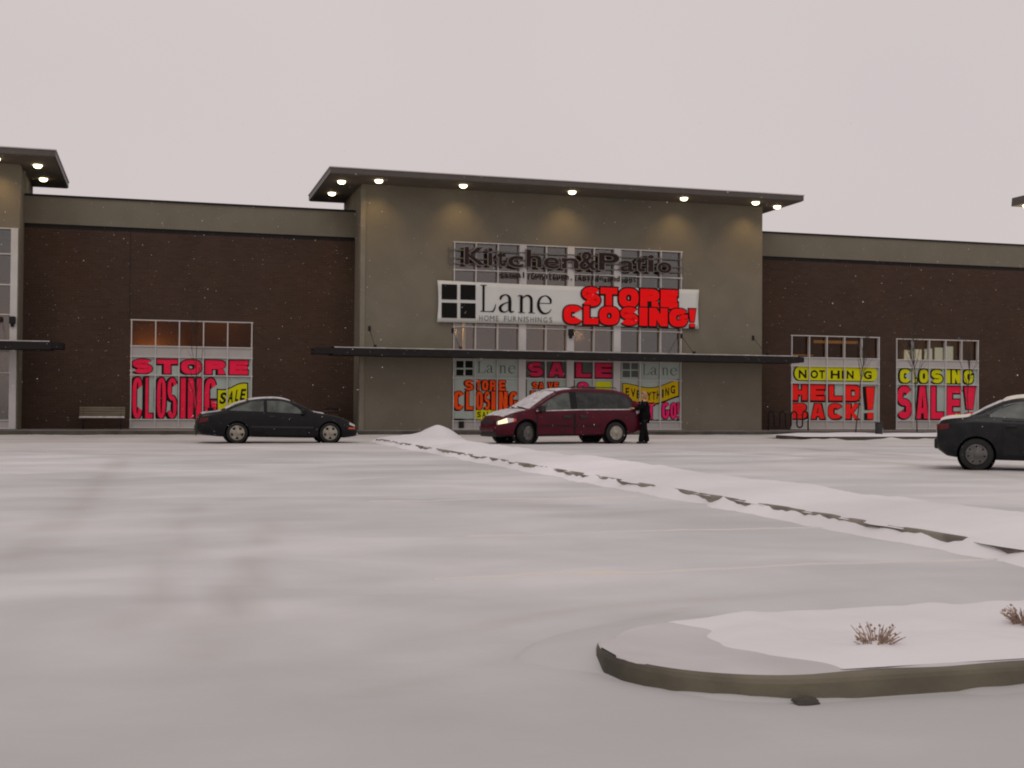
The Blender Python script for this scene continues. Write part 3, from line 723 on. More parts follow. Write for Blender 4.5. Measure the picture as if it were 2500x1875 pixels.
# hand drawn roman letters: ribbons of changing width, unit cap height
ROMAN = {
    'L': (1.0, [[(.2, 1, .13), (.2, 0, .13)], [(.02, .985, .03), (.38, .985, .03)], [(.02, .015, .03), (.55, .015, .03), (.78, .03, .06)], [(.72, .0, .05), (.84, .12, .07), (.92, .30, .03)]]),
    'a': (.62, [[(.07, .47, .06), (.1, .58, .08), (.25, .66, .04), (.38, .6, .08), (.42, .45, .115), (.42, .14, .115), (.46, .03, .07), (.58, .05, .03)],
                [(.42, .4, .03), (.22, .33, .045), (.07, .2, .10), (.09, .07, .10), (.2, .015, .05), (.32, .05, .03), (.42, .16, .02)]]),
    'n': (.74, [[(.15, .66, .115), (.15, 0, .115)], [(.0, .62, .03), (.12, .66, .04)], [(.02, .012, .025), (.30, .012, .025)],
                [(.16, .5, .03), (.28, .62, .045), (.42, .655, .07), (.53, .58, .11), (.56, .45, .115), (.56, 0, .115)], [(.43, .012, .025), (.71, .012, .025)]]),
    'e': (.6, [[(.07, .385, .028), (.55, .385, .028)], [(.55, .385, .06), (.53, .53, .09), (.42, .64, .06), (.3, .665, .035), (.15, .59, .07), (.06, .42, .10), (.07, .22, .115), (.17, .06, .10), (.32, .0, .06), (.47, .05, .04), (.57, .17, .02)]]),
}
def roman(parent, text, xr, yt, yb, Y, m, rowpx, name='lettering'):
    zt, zb = FZ(rowpx, yt, Y), FZ(rowpx, yb, Y); ym = (yt + yb) / 2; H = zt - zb; b = MB(); lay = 0
    for ch, (a, c) in zip(text, xr):
        w, rib = ROMAN[ch]; x0, x1 = FX(a, ym, Y), FX(c, ym, Y); kx = (x1 - x0) / w
        for strip in rib:
            lay += 1
            P = catmull([(p[0], p[1], p[2]) for p in strip], 8 if len(strip) > 2 else 1); row = []
            for i, p in enumerate(P):
                d = (P[min(i + 1, len(P) - 1)] - P[max(i - 1, 0)]); d = Vector((d.x, d.y)).normalized(); nn = Vector((-d.y, d.x)) * p.z / 2
                row.append([(x0 + (p.x + s * nn.x) * kx, Y - 0.004 - 0.0006 * (lay % 5), zb + (p.y + s * nn.y) * H) for s in (-1, 1)])
            b.grid(row)
    return b.build(name, m, parent, recalc=False)
def rects(parent, name, m, R4, Y):
    b = MB()
    for (x0, y0, x1, y1) in R4:
        xm, ym = (x0 + x1) / 2, (y0 + y1) / 2
        b.box(FX(x0, ym, Y), FX(x1, ym, Y), Y - 0.006, Y - 0.002, FZ(xm, y1, Y), FZ(xm, y0, Y))
    return b.build(name, m, parent)
def sign(name, label, px, Y, cat='poster', group=None):
    x, z = fac(px[0], px[1], Y); o = empty(name, (x, Y, z), label, cat, group=group)
    WORLD[o.name] = Vector((x, Y, z)); return o
def pbox(parent, x0, x1, y0, y1, Y, m=None, name='sheet'):
    rp = (x0 + x1) / 2; ym = (y0 + y1) / 2; a, c = FX(x0, ym, Y), FX(x1, ym, Y); zt, zb = FZ(rp, y0, Y), FZ(rp, y1, Y)
    return sheet(parent, name, m or MT['paper'], [(a, zb), (c, zb), (c, zt), (a, zt)], Y)
def flag(parent, x0, x1, f_top, f_bot, Y, m, name, n=14):         # bent pennant: heights given as photo rows at each x
    T = []; Bt = []
    for i in range(n + 1):
        x = x0 + (x1 - x0) * i / n
        T.append((FX(x, f_top(x), Y), FZ(x, f_top(x), Y))); Bt.append((FX(x, f_bot(x), Y), FZ(x, f_bot(x), Y)))
    b = MB(); b.grid([[(p[0], Y, p[1]), (q[0], Y, q[1])] for p, q in zip(T, Bt)])
    return b.build(name, m, parent)

PG = 'sale posters in the store windows'
YW = 0.075; YT = TY + 0.075
# left window
p = sign('window_poster', 'red STORE CLOSING poster with yellow SALE flag in the leftmost window, behind the black coupe', (440, 950), YW, group=PG)
pbox(p, 319, 616, 872, 1025, YW)
word(p, 'STORE', [(324, 372), (383, 434), (442, 492), (501, 550), (560, 606)], 876, 911, YW - .006, MT['pink'], 0.055, (-0.05, -0.03), 0.035, rowpx=324, blk=(0.33, 0.31))
word(p, 'CLOSING', [(323, 348), (355, 373), (383, 405), (409, 432), (441, 453), (459, 492), (499, 529)], 921, 1021, YW - .006, MT['pink'], 0.045, (-0.07, -0.03), 0.05, soff=0.05, rowpx=323, blk=(0.4, 0.115))
bx = lambda x: 952 - (x - 532) * 0.19 + 4 * math.sin((x - 532) / 12)
flag(p, 529, 606, lambda x: bx(x) - 3, lambda x: bx(x) + 51, YW - .010, MT['black'], 'flag_border')
flag(p, 532, 603, lambda x: bx(x), lambda x: bx(x) + 47, YW - .014, MT['yellow'], 'flag')
word(p, 'SALE', [(537, 552), (558, 570), (575, 583), (587, 599)], 958, 986, YW - .018, MT['black'], 0.03, rowpx=537, shear=0.15, slope=0.19)
# first window right of the tower
p = sign('window_poster', 'poster reading NOTHING HELD BACK! in yellow and red, behind the bike rack', (2040, 960), YW, group=PG)
pbox(p, 1934, 2146, 895, 1026, YW)
def pill(parent, x0, x1, y0, y1, Y, m, name):
    rp = (x0 + x1) / 2; ym = (y0 + y1) / 2; a, c = FX(x0, ym, Y), FX(x1, ym, Y); zt, zb = FZ(rp, y0, Y), FZ(rp, y1, Y); h = (zt - zb) / 2; zm = (zt + zb) / 2; r = h * .8
    poly = [(a + r - r * math.cos(t), zm - h * math.sin(t)) for t in [math.pi * (-0.5 + k / 10) for k in range(11)]][::-1] + [(c - r + r * math.cos(t), zm + h * math.sin(t)) for t in [math.pi * (0.5 - k / 10) for k in range(11)]]
    return sheet(parent, name, m, poly, Y, 0.002)
pill(p, 1936, 2141, 895, 931, YW - .008, MT['black'], 'oval_shadow')
pill(p, 1940, 2142, 896, 929, YW - .012, MT['yellow'], 'oval')
word(p, 'NOTHING', [(1950, 1969), (1979, 1997), (2000, 2014), (2028, 2050), (2055, 2060), (2067, 2084), (2109, 2128)], 903, 923, YW - .018, MT['black'], 0.03, rowpx=1950)
word(p, 'HELD', [(1935, 1971), (1979, 2014), (2024, 2056), (2064, 2101)], 939, 977, YW - .006, MT['red'], 0.07, (-0.02, -0.05), 0.04, rowpx=1935, blk=(0.36, 0.27))
word(p, 'BACK', [(1935, 1970), (1980, 2013), (2022, 2056), (2064, 2099)], 985, 1022, YW - .006, MT['red'], 0.07, (0.03, -0.03), 0.04, rowpx=1935, blk=(0.36, 0.27))
word(p, '!', [(2114, 2135)], 945, 1023, YW - .006, MT['red'], 0.06, (-0.16, -0.02), 0.04, blk=(0.3, 0.2))
# second window right of the tower
p = sign('window_poster', 'poster reading CLOSING in yellow over a large red SALE!, in the rightmost window', (2290, 960), YW, group=PG)
pbox(p, 2190, 2388, 899, 1026, YW)
word(p, 'CLOSING', [(2197, 2223), (2230, 2238), (2245, 2266), (2274, 2301), (2310, 2320), (2324, 2345), (2353, 2376)], 901, 934, YW - .008, MT['yellow'], 0.06, (-0.05, -0.01), 0.06, soff=0.1, rowpx=2197, blk=(0.36, 0.28))
word(p, 'SALE!', [(2191, 2225), (2238, 2266), (2273, 2303), (2312, 2345), (2354, 2381)], 942, 1022, YW - .006, MT['pink'], 0.065, (-0.06, -0.02), 0.05, rowpx=2191, blk=(0.38, 0.2))
word(p, 'Closing', [(2329, 2339), (2340, 2344), (2345, 2353), (2354, 2361), (2362, 2366), (2367, 2375), (2376, 2384)], 1010, 1024, YW - .018, MT['yellow'], 0.03, (-0.02, -0.02), 0.03, rowpx=2329)
# four panels under the canopy
p = sign('window_poster', 'poster with black squares logo above orange STORE CLOSING, under the canopy left of the van', (1180, 950), YT, group=PG)
pbox(p, 1109, 1267, 880, 1022, YT)
rects(p, 'logo_squares', MT['black'], [(1114, 881, 1132, 898), (1136, 881, 1154, 898), (1114, 902, 1132, 917), (1136, 902, 1154, 917)], YT)
roman(p, 'Lane', [(1165, 1188), (1188, 1205), (1219, 1237), (1241, 1258)], 882, 910, YT, MT['greyink'], 1165)
word(p, 'STORE', [(1135, 1156), (1162, 1173), (1177, 1192), (1196, 1211), (1218, 1234)], 928, 953, YT - .006, MT['orange'], 0.055, (-0.04, 0), 0.03, rowpx=1135, blk=(0.36, 0.24))
word(p, 'CLOSING', [(1108, 1132), (1138, 1155), (1162, 1179), (1183, 1196), (1200, 1210), (1218, 1239), (1244, 1264)], 955, 1000, YT - .006, MT['orange'], 0.05, (-0.05, -0.03), 0.03, rowpx=1108, blk=(0.4, 0.16))
pbox(p, 1161, 1213, 1001, 1023, YT - .008, MT['yellow'], 'yellow_strip')
word(p, 'SALE', [(1165, 1174), (1177, 1186), (1189, 1196), (1199, 1208)], 1005, 1019, YT - .014, MT['black'], 0.025, rowpx=1165)
p = sign('window_poster', 'pink letters SA above orange writing, on the doors behind the van windscreen', (1333, 900), YT, group=PG)
pbox(p, 1286, 1383, 880, 921, YT, MT['greyink']); pbox(p, 1286, 1383, 926, 1020, YT)
word(p, 'SA', [(1289, 1326), (1340, 1378)], 884, 919, YT - .006, MT['rose'], 0.06, (0, -.02), 0.03, rowpx=1289, blk=(0.36, 0.28))
word(p, 'SAVE', [(1300, 1313), (1316, 1327), (1338, 1350), (1353, 1364)], 933, 949, YT - .006, MT['orange'], 0.05, (-0.03, 0), 0.03, rowpx=1300, blk=(0.34, 0.25))
word(p, 'NOW', [(1296, 1326), (1338, 1358), (1362, 1378)], 955, 990, YT - .006, MT['orange'], 0.05, (-0.03, 0), 0.03, rowpx=1296, blk=(0.34, 0.2))
p = sign('window_poster', 'pink letters LE on the doors behind the roof of the van', (1450, 900), YT, group=PG)
pbox(p, 1403, 1497, 883, 924, YT, MT['greyink']); pbox(p, 1403, 1497, 928, 1020, YT)
word(p, 'LE', [(1406, 1443), (1453, 1494)], 886, 921, YT - .006, MT['rose'], 0.06, (-.02, -.02), 0.03, rowpx=1406, blk=(0.38, 0.26))
pbox(p, 1455, 1492, 932, 950, YT - .006, MT['yellow'], 'yellow_strip')
word(p, 'O', [(1409, 1438)], 933, 975, YT - .006, MT['magenta'], 0.05, (-0.03, 0), 0.03, blk=(0.36, 0.2))
p = sign('window_poster', 'poster with yellow EVERYTHING flag above pink letters, behind the person', (1590, 960), YT, group=PG)
pbox(p, 1516, 1663, 884, 1024, YT)
rects(p, 'logo_squares', MT['greyink'], [(1520, 884, 1538, 902), (1541, 884, 1558, 902), (1520, 905, 1538, 921), (1541, 905, 1558, 921)], YT)
roman(p, 'Lane', [(1569, 1587), (1588, 1605), (1616, 1633), (1636, 1653)], 888, 915, YT, MT['greyink'], 1569)
ev = lambda x: 945 - 9 * math.sin((x - 1520) / 136 * 5.6 - 1.4 + 3.14) * 0.9 - (x - 1520) * 0.075
flag(p, 1519, 1658, lambda x: ev(x) - 2, lambda x: ev(x) + 42, YT - .006, MT['black'], 'flag_border')
flag(p, 1521, 1656, lambda x: ev(x), lambda x: ev(x) + 38, YT - .010, MT['amber'], 'flag')
b = MB()
for ch, (a, c) in zip('EVERYTHING', [(1527, 1536), (1540, 1551), (1554, 1562), (1568, 1577), (1579, 1590), (1592, 1600), (1603, 1611), (1616, 1620), (1624, 1633), (1637, 1648)]):
    t = ev((a + c) / 2); put(b, ch, 0.03, FX(a, t + 18, YT), FX(c, t + 18, YT), FZ(a, t + 29, YT), FZ(a, t + 9, YT), YT - .014)
b.build('lettering', MT['black'], p, recalc=False)
word(p, 'MUST', [(1522, 1538), (1542, 1558), (1565, 1579), (1582, 1598)], 982, 1022, YT - .006, MT['magenta'], 0.055, (-0.02, -.02), 0.03, rowpx=1522, blk=(0.38, 0.17))
word(p, 'GO!', [(1616, 1634), (1637, 1651), (1653, 1658)], 983, 1022, YT - .006, MT['magenta'], 0.055, (-0.02, -.02), 0.03, rowpx=1616, blk=(0.38, 0.17))

# vinyl banner strung over the facade
YB = TY - 0.14
bn = sign('sale_banner', 'long white vinyl banner with black squares and bright red STORE CLOSING! over the entrance', (1400, 740), YB, 'banner')
def bz(v): return 4.585 + (6.30 - 4.585) * v
P = []
for i in range(49):
    u = i / 48; row = []
    for j in range(9):
        v = j / 8
        x = 11.03 + (22.73 - 11.03) * u + (0.05 * math.sin(math.pi * v) if u < 0.01 else 0) - (0.05 * math.sin(math.pi * v) if u > 0.99 else 0)
        row.append((x, YB + 0.01 + 0.010 * math.sin(u * 21 + v * 4) * math.sin(math.pi * v), bz(v) - 0.05 * math.sin(math.pi * u) * (1 if v > .5 else -0.2)))
    P.append(row)
bb = MB(); bb.grid(P); bs = bb.build('sheet', MT['banner'], bn, smooth=True)
sm = bs.modifiers.new('thickness', 'SOLIDIFY'); sm.thickness = 0.004; sm.offset = 1
YL = YB - 0.012
rects(bn, 'logo_squares', MT['black'], [(1078, 694, 1116, 731), (1124, 695, 1161, 732), (1078, 739, 1116, 776), (1124, 740, 1161, 777)], YL)
roman(bn, 'Lane', [(1172, 1214), (1217, 1258), (1264, 1308), (1311, 1348)], 695, 761, YL, MT['black'], 1172)
word(bn, 'HOMEFURNISHINGS', [(1170, 1178), (1182, 1193), (1196, 1207), (1211, 1217), (1231, 1237), (1240, 1249), (1253, 1261), (1265, 1274), (1279, 1281), (1284, 1291), (1295, 1303), (1307, 1309), (1313, 1322), (1327, 1336), (1341, 1348)], 770, 783, YL, MT['greyink'], -0.005, rowpx=1170)
word(bn, 'STORE', [(1421, 1466), (1466, 1507), (1511, 1559), (1563, 1610), (1613, 1655)], 700, 747, YL - .004, MT['fluored'], 0.085, (-0.02, -0.02), 0.06, soff=0.1, rowpx=1421, blk=(0.37, 0.33))
word(bn, 'CLOSING!', [(1376, 1422), (1425, 1461), (1463, 1512), (1515, 1558), (1561, 1581), (1585, 1630), (1634, 1679), (1682, 1698)], 745, 790, YL - .010, MT['fluored'], 0.085, (-0.02, -0.02), 0.05, soff=0.1, rowpx=1376, blk=(0.38, 0.34))

# raised shop name on rails above the banner
YK = TY - 0.17
kn = sign('store_sign', 'raised dark channel letters on horizontal rails above the white banner', (1390, 640), YK, 'sign')
b = MB(); xa, xb = FX(1097, 640, YK), FX(1669, 660, YK)
for y in (610, 630, 643): 
    z = FZ(1100, y, YK + .2); b.box(xa, xb, YK + 0.092, YK + 0.128, z - 0.018, z + 0.018)
zt_, zb_ = FZ(1100, 603, YK + .2), FZ(1100, 645, YK + .2)
b.box(xa, xa + 0.03, YK + 0.095, YK + 0.125, zb_, zt_); b.box(xb - 0.03, xb, YK + 0.095, YK + 0.125, zb_, zt_)
b.build('raceway', MT['rail'], kn)
KX_ = [(1134, 1184), (1191, 1203), (1213, 1236), (1240, 1278), (1285, 1323), (1327, 1366), (1371, 1413), (1414, 1456), (1462, 1512), (1514, 1549), (1551, 1576), (1581, 1597), (1605, 1640)]
KH = {'K': (602, 646), 'i': (602, 646), 't': (608, 647), 'c': (619, 648), 'h': (602, 646), 'e': (619, 648), 'n': (619, 646), '&': (601, 648), 'P': (602, 646), 'a': (619, 648), 'o': (619, 648)}
zb0 = FZ(1134, 646, YK); 
for ch, (a, c) in zip('Kitchen&Patio', KX_):
    yt, yb = KH[ch]; zt, zb = FZ(1134, yt, YK), FZ(1134, yb, YK); x0, x1 = FX(a, 640, YK), FX(c, 640, YK)
    f_ = MB(); s_ = MB()
    put(s_, ch, 0.034, x0 - 0.02, x1 + 0.02, zb - 0.018, zt + 0.018, YK, 0.08); put(f_, ch, 0.014, x0 + .012, x1 - .012, zb + .012, zt - .012, YK - 0.006)
    lb_ = s_.build('letter', MT['letter_side'], kn); f_.build('letter_face', MT['letter_face'], lb_, recalc=False)
x = FX(1220, 668, YK); xe = FX(1556, 678, YK); tx = 'casual furniture, inside and out'; adv = (xe - x) / len(tx); zbt = FZ(1220, 676, YK)
for wd_ in tx.split(' '):
    b = MB()
    for ch in wd_:
        hgt = {',': (-.05, .04)}.get(ch, (0, 0.24 if ch in 'lftidh' else 0.17))
        wd = 0.3 if ch in 'li,' else (0.55 if ch in 'ft' else 0.82)
        put(b, ch, 0.02, x + adv * (0.5 - wd / 2), x + adv * (0.5 + wd / 2), zbt + hgt[0], zbt + hgt[1], YK + 0.04, 0.03)
        x += adv
    b.build('tagline_word', MT['letter_face'], kn); x += adv

# ------------------------------------------------------------------ vehicles
class Car:
    def __init__(s, L, W, top, belt, bot, k=0.36, d_front=0.6, d_rear=0.5, pf=0.76, pr=0.82):
        s.L, s.W, s.k = L, W, k; s.top = smoothed(top); s.beltT = belt; s.botT = bot
        s.df, s.dr, s.pf, s.pr = d_front, d_rear, pf, pr
    def w(s, x):
        f = 1
        if x < s.dr: f = s.pr + (1 - s.pr) * math.sqrt(max(0, 1 - ((s.dr - x) / s.dr) ** 2))
        if x > s.L - s.df: f = s.pf + (1 - s.pf) * math.sqrt(max(0, 1 - ((x - s.L + s.df) / s.df) ** 2))
        return s.W * f
    def ring(s, x):
        zb, zt = interp(s.botT, x), interp(s.top, x); zB = min(interp(s.beltT, x), zt - 0.05); w = s.w(x); h = zt - zB
        zB = max(zB, zb + 0.05); h = zt - zB
        r = min(0.13, h * 0.5); wb = w * 0.955; we = wb - s.k * (h - r)
        c = 0.022 if h > 0.2 else 0.015
        return [(0, zb), (w * .55, zb), (w * .85, zb), (w * .95, zb + .05), (w * .985, zb + .14), (w, zb + .45 * (zB - zb)), (w, zb + .62 * (zB - zb)), (w * .99, zB - .10 * (zB - zb)), (w * .975, zB - .03), (wb, zB),
                (wb - s.k * (h - r) * .5, zB + (h - r) * .5), (we, zt - r), (we - .022, zt - r * .55), (we - .065, zt - r * .22), (we - .14, zt - r * .04), (we * .6, zt + c * .6), (we * .3, zt + c * .95), (0, zt + c)]
    def sidey(s, x, z):
        q = s.ring(x)[4:12]
        for (y0, z0), (y1, z1) in zip(q, q[1:]):
            if z <= z1: return y0 + (y1 - y0) * max(0, (z - z0)) / max(1e-6, z1 - z0)
        return q[-1][0]
    def topz(s, x, y):
        q = s.ring(x)[10:][::-1]; y = abs(y)
        for (y0, z0), (y1, z1) in zip(q, q[1:]):
            if y <= y1: return z0 + (z1 - z0) * (y - y0) / max(1e-6, y1 - y0)
        return q[-1][1]
    def body(s, m, root, arches):
        b = MB(); xs = []
        n = 70
        for i in range(n + 1):
            t = i / n; xs.append(s.L * (0.5 - 0.5 * math.cos(math.pi * (0.08 + 0.84 * t))))
        a0, a1 = xs[0], xs[-1]; xs = [(x - a0) / (a1 - a0) * s.L for x in xs]
        rings = []
        for x in xs:
            h = s.ring(x); full = [(-y, z) for y, z in h] + [(y, z) for y, z in h[::-1][1:-1]]
            rings.append([b.bm.verts.new((x, y, z)) for y, z in full])
        N = len(rings[0])
        for a, c in zip(rings, rings[1:]):
            for k in range(N): b.bm.faces.new((a[k], a[(k + 1) % N], c[(k + 1) % N], c[k]))
        b.bm.faces.new(rings[0][::-1]); b.bm.faces.new(rings[-1])
        o = b.build('body', m, root, smooth=True)
        cut = []
        for (x, z, r) in arches:
            for sd in (-1, 1):
                q = MB(); q.lathe([(r, sd * (s.W - 0.30)), (r, sd * (s.W + 0.2))], 32, 'Y', (x, 0, z)); c = q.build('cutter', m)
                md = o.modifiers.new('arch', 'BOOLEAN'); md.object = c; md.operation = 'DIFFERENCE'; md.solver = 'EXACT'; cut.append(c)
        par = o.parent; o.parent = None
        dg = bpy.context.evaluated_depsgraph_get(); me = bpy.data.meshes.new_from_object(o.evaluated_get(dg))
        o.modifiers.clear(); o.data = me; o.parent = par; me.materials.clear(); me.materials.append(m)
        me.set_sharp_from_angle(angle=R(38))
        for c in cut: bpy.data.objects.remove(c)
        for (x, z, r) in arches:
            for sd in (-1, 1):
                q = MB(); q.lathe([(r - 0.004, sd * (s.W - 0.045)), (r - 0.006, sd * (s.W - 0.28)), (0.02, sd * (s.W - 0.28))], 28, 'Y', (x, 0, z), close=True)
                q.build('wheel_well', MT['gap'], root)
        return o
    def side(s, name, m, root, sd, lo, hi, off=0.005, nz=6, th=0.0):
        """panel lying on the body side between two (x, z) curves"""
        b = MB(); xa, xb = max(lo[0][0], hi[0][0]), min(lo[-1][0], hi[-1][0]); n = max(4, int((xb - xa) / 0.05)); P = []
        for i in range(n + 1):
            x = xa + (xb - xa) * i / n; z0, z1 = interp(lo, x), interp(hi, x)
            P.append([(x, sd * (s.sidey(x, z0 + (z1 - z0) * j / nz) + off), z0 + (z1 - z0) * j / nz) for j in range(nz + 1)])
        b.grid(P); return b.build(name, m, root, smooth=True)
    def over(s, name, m, root, xa, xb, fy, off=0.006, n=16, ny=10, edge=0.0):
        b = MB(); P = []
        for i in range(n + 1):
            x = xa + (xb - xa) * i / n; we = s.ring(x)[11][0] * (fy(x) if callable(fy) else fy)
            e = edge and (0 if i in (0, n) else 1)
            P.append([(x, we * (2 * j / ny - 1), s.topz(x, we * (2 * j / ny - 1)) + off * (1 if not edge else (0.15 if (i in (0, n) or j in (0, ny)) else 1))) for j in range(ny + 1)])
        b.grid(P); return b.build(name, m, root, smooth=True)
    def wheel(s, root, x, sd, r, rr, wid=0.2, steer=0.0, yo=0.02, spokes=5, rim='rim'):
        y = sd * (s.W - yo - wid / 2)
        b = MB(); h = wid / 2
        b.lathe([(rr, -h * .9), (r * .90, -h), (r * .97, -h * .85), (r, -h * .5), (r, h * .5), (r * .97, h * .85), (r * .90, h), (rr, h * .9)], 36, 'Y')
        w = b.build('wheel', MT['tyre'], root, smooth=True); w.location = (x, y, r); w.rotation_euler.z = steer
        b = MB(); q = sd * h * .72
        b.lathe([(rr * .98, q - sd * .02), (rr * .98, q + sd * .045), (rr * .86, q + sd * .05), (rr * .84, q + sd * .012)], 32, 'Y', close=True)
        b.lathe([(rr * .34, q), (rr * .34, q + sd * .05), (rr * .22, q + sd * .06)], 20, 'Y')
        for k in range(spokes):
            t0 = 2 * math.pi * (k + .25) / spokes; v = []
            for (rad, hw, yy) in ((rr * .28, .055, .052), (rr * .62, .05, .045), (rr * .9, .062, .04)):
                c, sn = math.cos(t0), math.sin(t0); hw = hw * rr / .2
                v.append([(rad * c - hw * sn, q + sd * yy, rad * sn + hw * c), (rad * c + hw * sn, q + sd * yy, rad * sn - hw * c)])
            b.grid(v)
        b.build('rim', MT[rim], w)
        b = MB(); b.lathe([(rr * .97, q - sd * .03), (rr * .97, q + sd * .004)], 24, 'Y'); b.build('brake_backing', MT['gap'], w)
        return w

# --- black coupe
L = 4.82; k_ = L / 4.75
sc = lambda T: [(x * k_, z * k_) for x, z in T]
coupe = Car(L, 0.86, sc([(0, .52), (.05, .78), (.13, .87), (.35, .925), (.72, .985), (1.09, 1.165), (1.6, 1.315), (2.1, 1.36), (2.47, 1.345), (2.8, 1.25), (3.1, 1.115), (3.42, .955), (3.75, .895), (4.1, .825), (4.45, .705), (4.66, .59), (4.75, .45)]),
            sc([(0, .80), (.9, .95), (2.0, .915), (3.05, .86), (3.5, .84), (4.3, .66), (4.75, .4)]), sc([(0, .36), (.15, .25), (.7, .2), (3.2, .16), (4.4, .17), (4.75, .22)]), k=0.40)
cr_ = empty('black_coupe', (0, 0, 0), 'small black two door coupe dusted with snow, parked before the left brick wing', 'car')
WR, WF = 1.156 * k_, 3.907 * k_
coupe.body(MT['black_paint'], cr_, [(WR, .31, .365), (WF, .31, .365)])
for sd in (-1, 1):
    coupe.side('side_window', MT['frost_glass'], cr_, sd, sc([(.93, .975), (1.2, .965), (1.93, .945)]), sc([(.93, .985), (1.2, 1.12), (1.55, 1.225), (1.93, 1.265)]))
    coupe.side('side_window', MT['frost_glass'], cr_, sd, sc([(2.03, .94), (3.12, .885)]), sc([(2.03, 1.27), (2.45, 1.265), (2.7, 1.20), (2.95, 1.05), (3.12, .90)]))
    coupe.side('door_gap', MT['gap'], cr_, sd, sc([(1.97, .26), (3.22, .24)]), sc([(1.97, .935), (3.22, .865)]), .002)
    d = coupe.side('door', MT['black_paint'], cr_, sd, sc([(1.985, .275), (3.205, .255)]), sc([(1.985, .93), (3.205, .865)]), .004)
    q = MB(); q.box(2.12, 2.30, sd * coupe.sidey(2.2, .82) - .012, sd * coupe.sidey(2.2, .82) + .012, .80, .84); q.build('handle', MT['plastic'], d, bevel=.006)
    q = MB(); yy = sd * (coupe.sidey(3.1, .93) + .10); q.box(3.08, 3.20, min(yy - .09, yy + .09), max(yy - .09, yy + .09), .92, 1.04); q.build('mirror', MT['black_paint'], cr_, bevel=.03)
    coupe.side('side_marker', MT['amber_lens'], cr_, sd, sc([(4.46, .435), (4.68, .42)]), sc([(4.46, .475), (4.68, .475)]))
    coupe.side('headlight', MT['clear'], cr_, sd, sc([(4.5, .565), (4.68, .50)]), sc([(4.5, .635), (4.68, .555)]), .006)
    coupe.side('tail_light', MT['tail'], cr_, sd, sc([(.03, .60), (.32, .66)]), sc([(.03, .74), (.32, .77)]))
    coupe.side('side_moulding', MT['plastic'], cr_, sd, sc([(1.56, .47), (3.4, .45)]), sc([(1.56, .52), (3.4, .50)]), .010, 2)
    for wx in (WR, WF): coupe.wheel(cr_, wx, sd, .315, .225)
coupe.over('windscreen', MT['frost_glass'], cr_, 2.80 * k_, 3.38 * k_, .93)
coupe.over('rear_window', MT['carsnow'], cr_, .82 * k_, 1.42 * k_, .93)
coupe.over('snow_layer', MT['carsnow'], cr_, 1.5 * k_, 2.75 * k_, .97, .016, edge=1)
coupe.over('snow_layer', MT['carsnow'], cr_, .14 * k_, .70 * k_, .95, .016, edge=1)
coupe.over('snow_layer', MT['carsnow'], cr_, 3.42 * k_, 3.75 * k_, .9, .014, edge=1)
q = MB(); P = [[(x, y, z) for (x, z) in ((.26, 1.055), (.52, 1.07), (.62, 1.085), (.30, 1.10), (.26, 1.055))] for y in (-.62, -.3, .3, .62)]; q.grid(P)
for y in (-.5, .5): q.box(.36, .50, y - .03, y + .03, .90, 1.06)
q.build('spoiler', MT['black_paint'], cr_)
q = MB(); q.box(-.04, .18, -.62, .62, .30, .53); q.build('rear_bumper', MT['plastic'], cr_, bevel=.05)
q = MB(); q.box(L - .12, L + .02, -.55, .55, .22, .38); q.build('front_bumper', MT['plastic'], cr_, bevel=.04)
q = MB(); q.box(-.048, -.04, -.26, .26, .56, .70); q.build('number_plate', MT['clear'], cr_)
for sd in (-1, 1):
    q = MB(); q.lathe([(.05, L - .12), (.055, L + .022), (.03, L + .03)], 14, 'X', (0, sd * .58, .27)); q.build('fog_light', MT['clear'], cr_)
cr_.location = (2.33 - WR + 0.02, -13.15 + 0.78, 0.0)

# --- maroon minivan
L = 5.0
van = Car(L, 0.96, [(0, .50), (.02, .82), (.10, 1.10), (.24, 1.42), (.42, 1.61), (.7, 1.70), (1.3, 1.745), (2.0, 1.755), (2.6, 1.735), (2.95, 1.665), (3.3, 1.50), (3.65, 1.29), (4.0, 1.095), (4.3, 1.03), (4.62, .945), (4.85, .83), (4.98, .69), (5.02, .50)],
          [(0, 1.0), (.3, 1.08), (2.4, 1.06), (3.9, 1.0), (4.4, .9), (5.05, .5)], [(0, .42), (.2, .32), (.8, .27), (3.6, .24), (4.5, .24), (5.05, .30)], k=0.30, d_front=.85, d_rear=.35, pf=.62, pr=.9)
vn = empty('maroon_minivan', (0, 0, 0), 'maroon minivan with snow on its windscreen and a lit headlight, in front of the entrance', 'van')
VR, VF = .93, 4.07
van.body(MT['maroon'], vn, [(VR, .36, .43), (VF, .36, .43)])
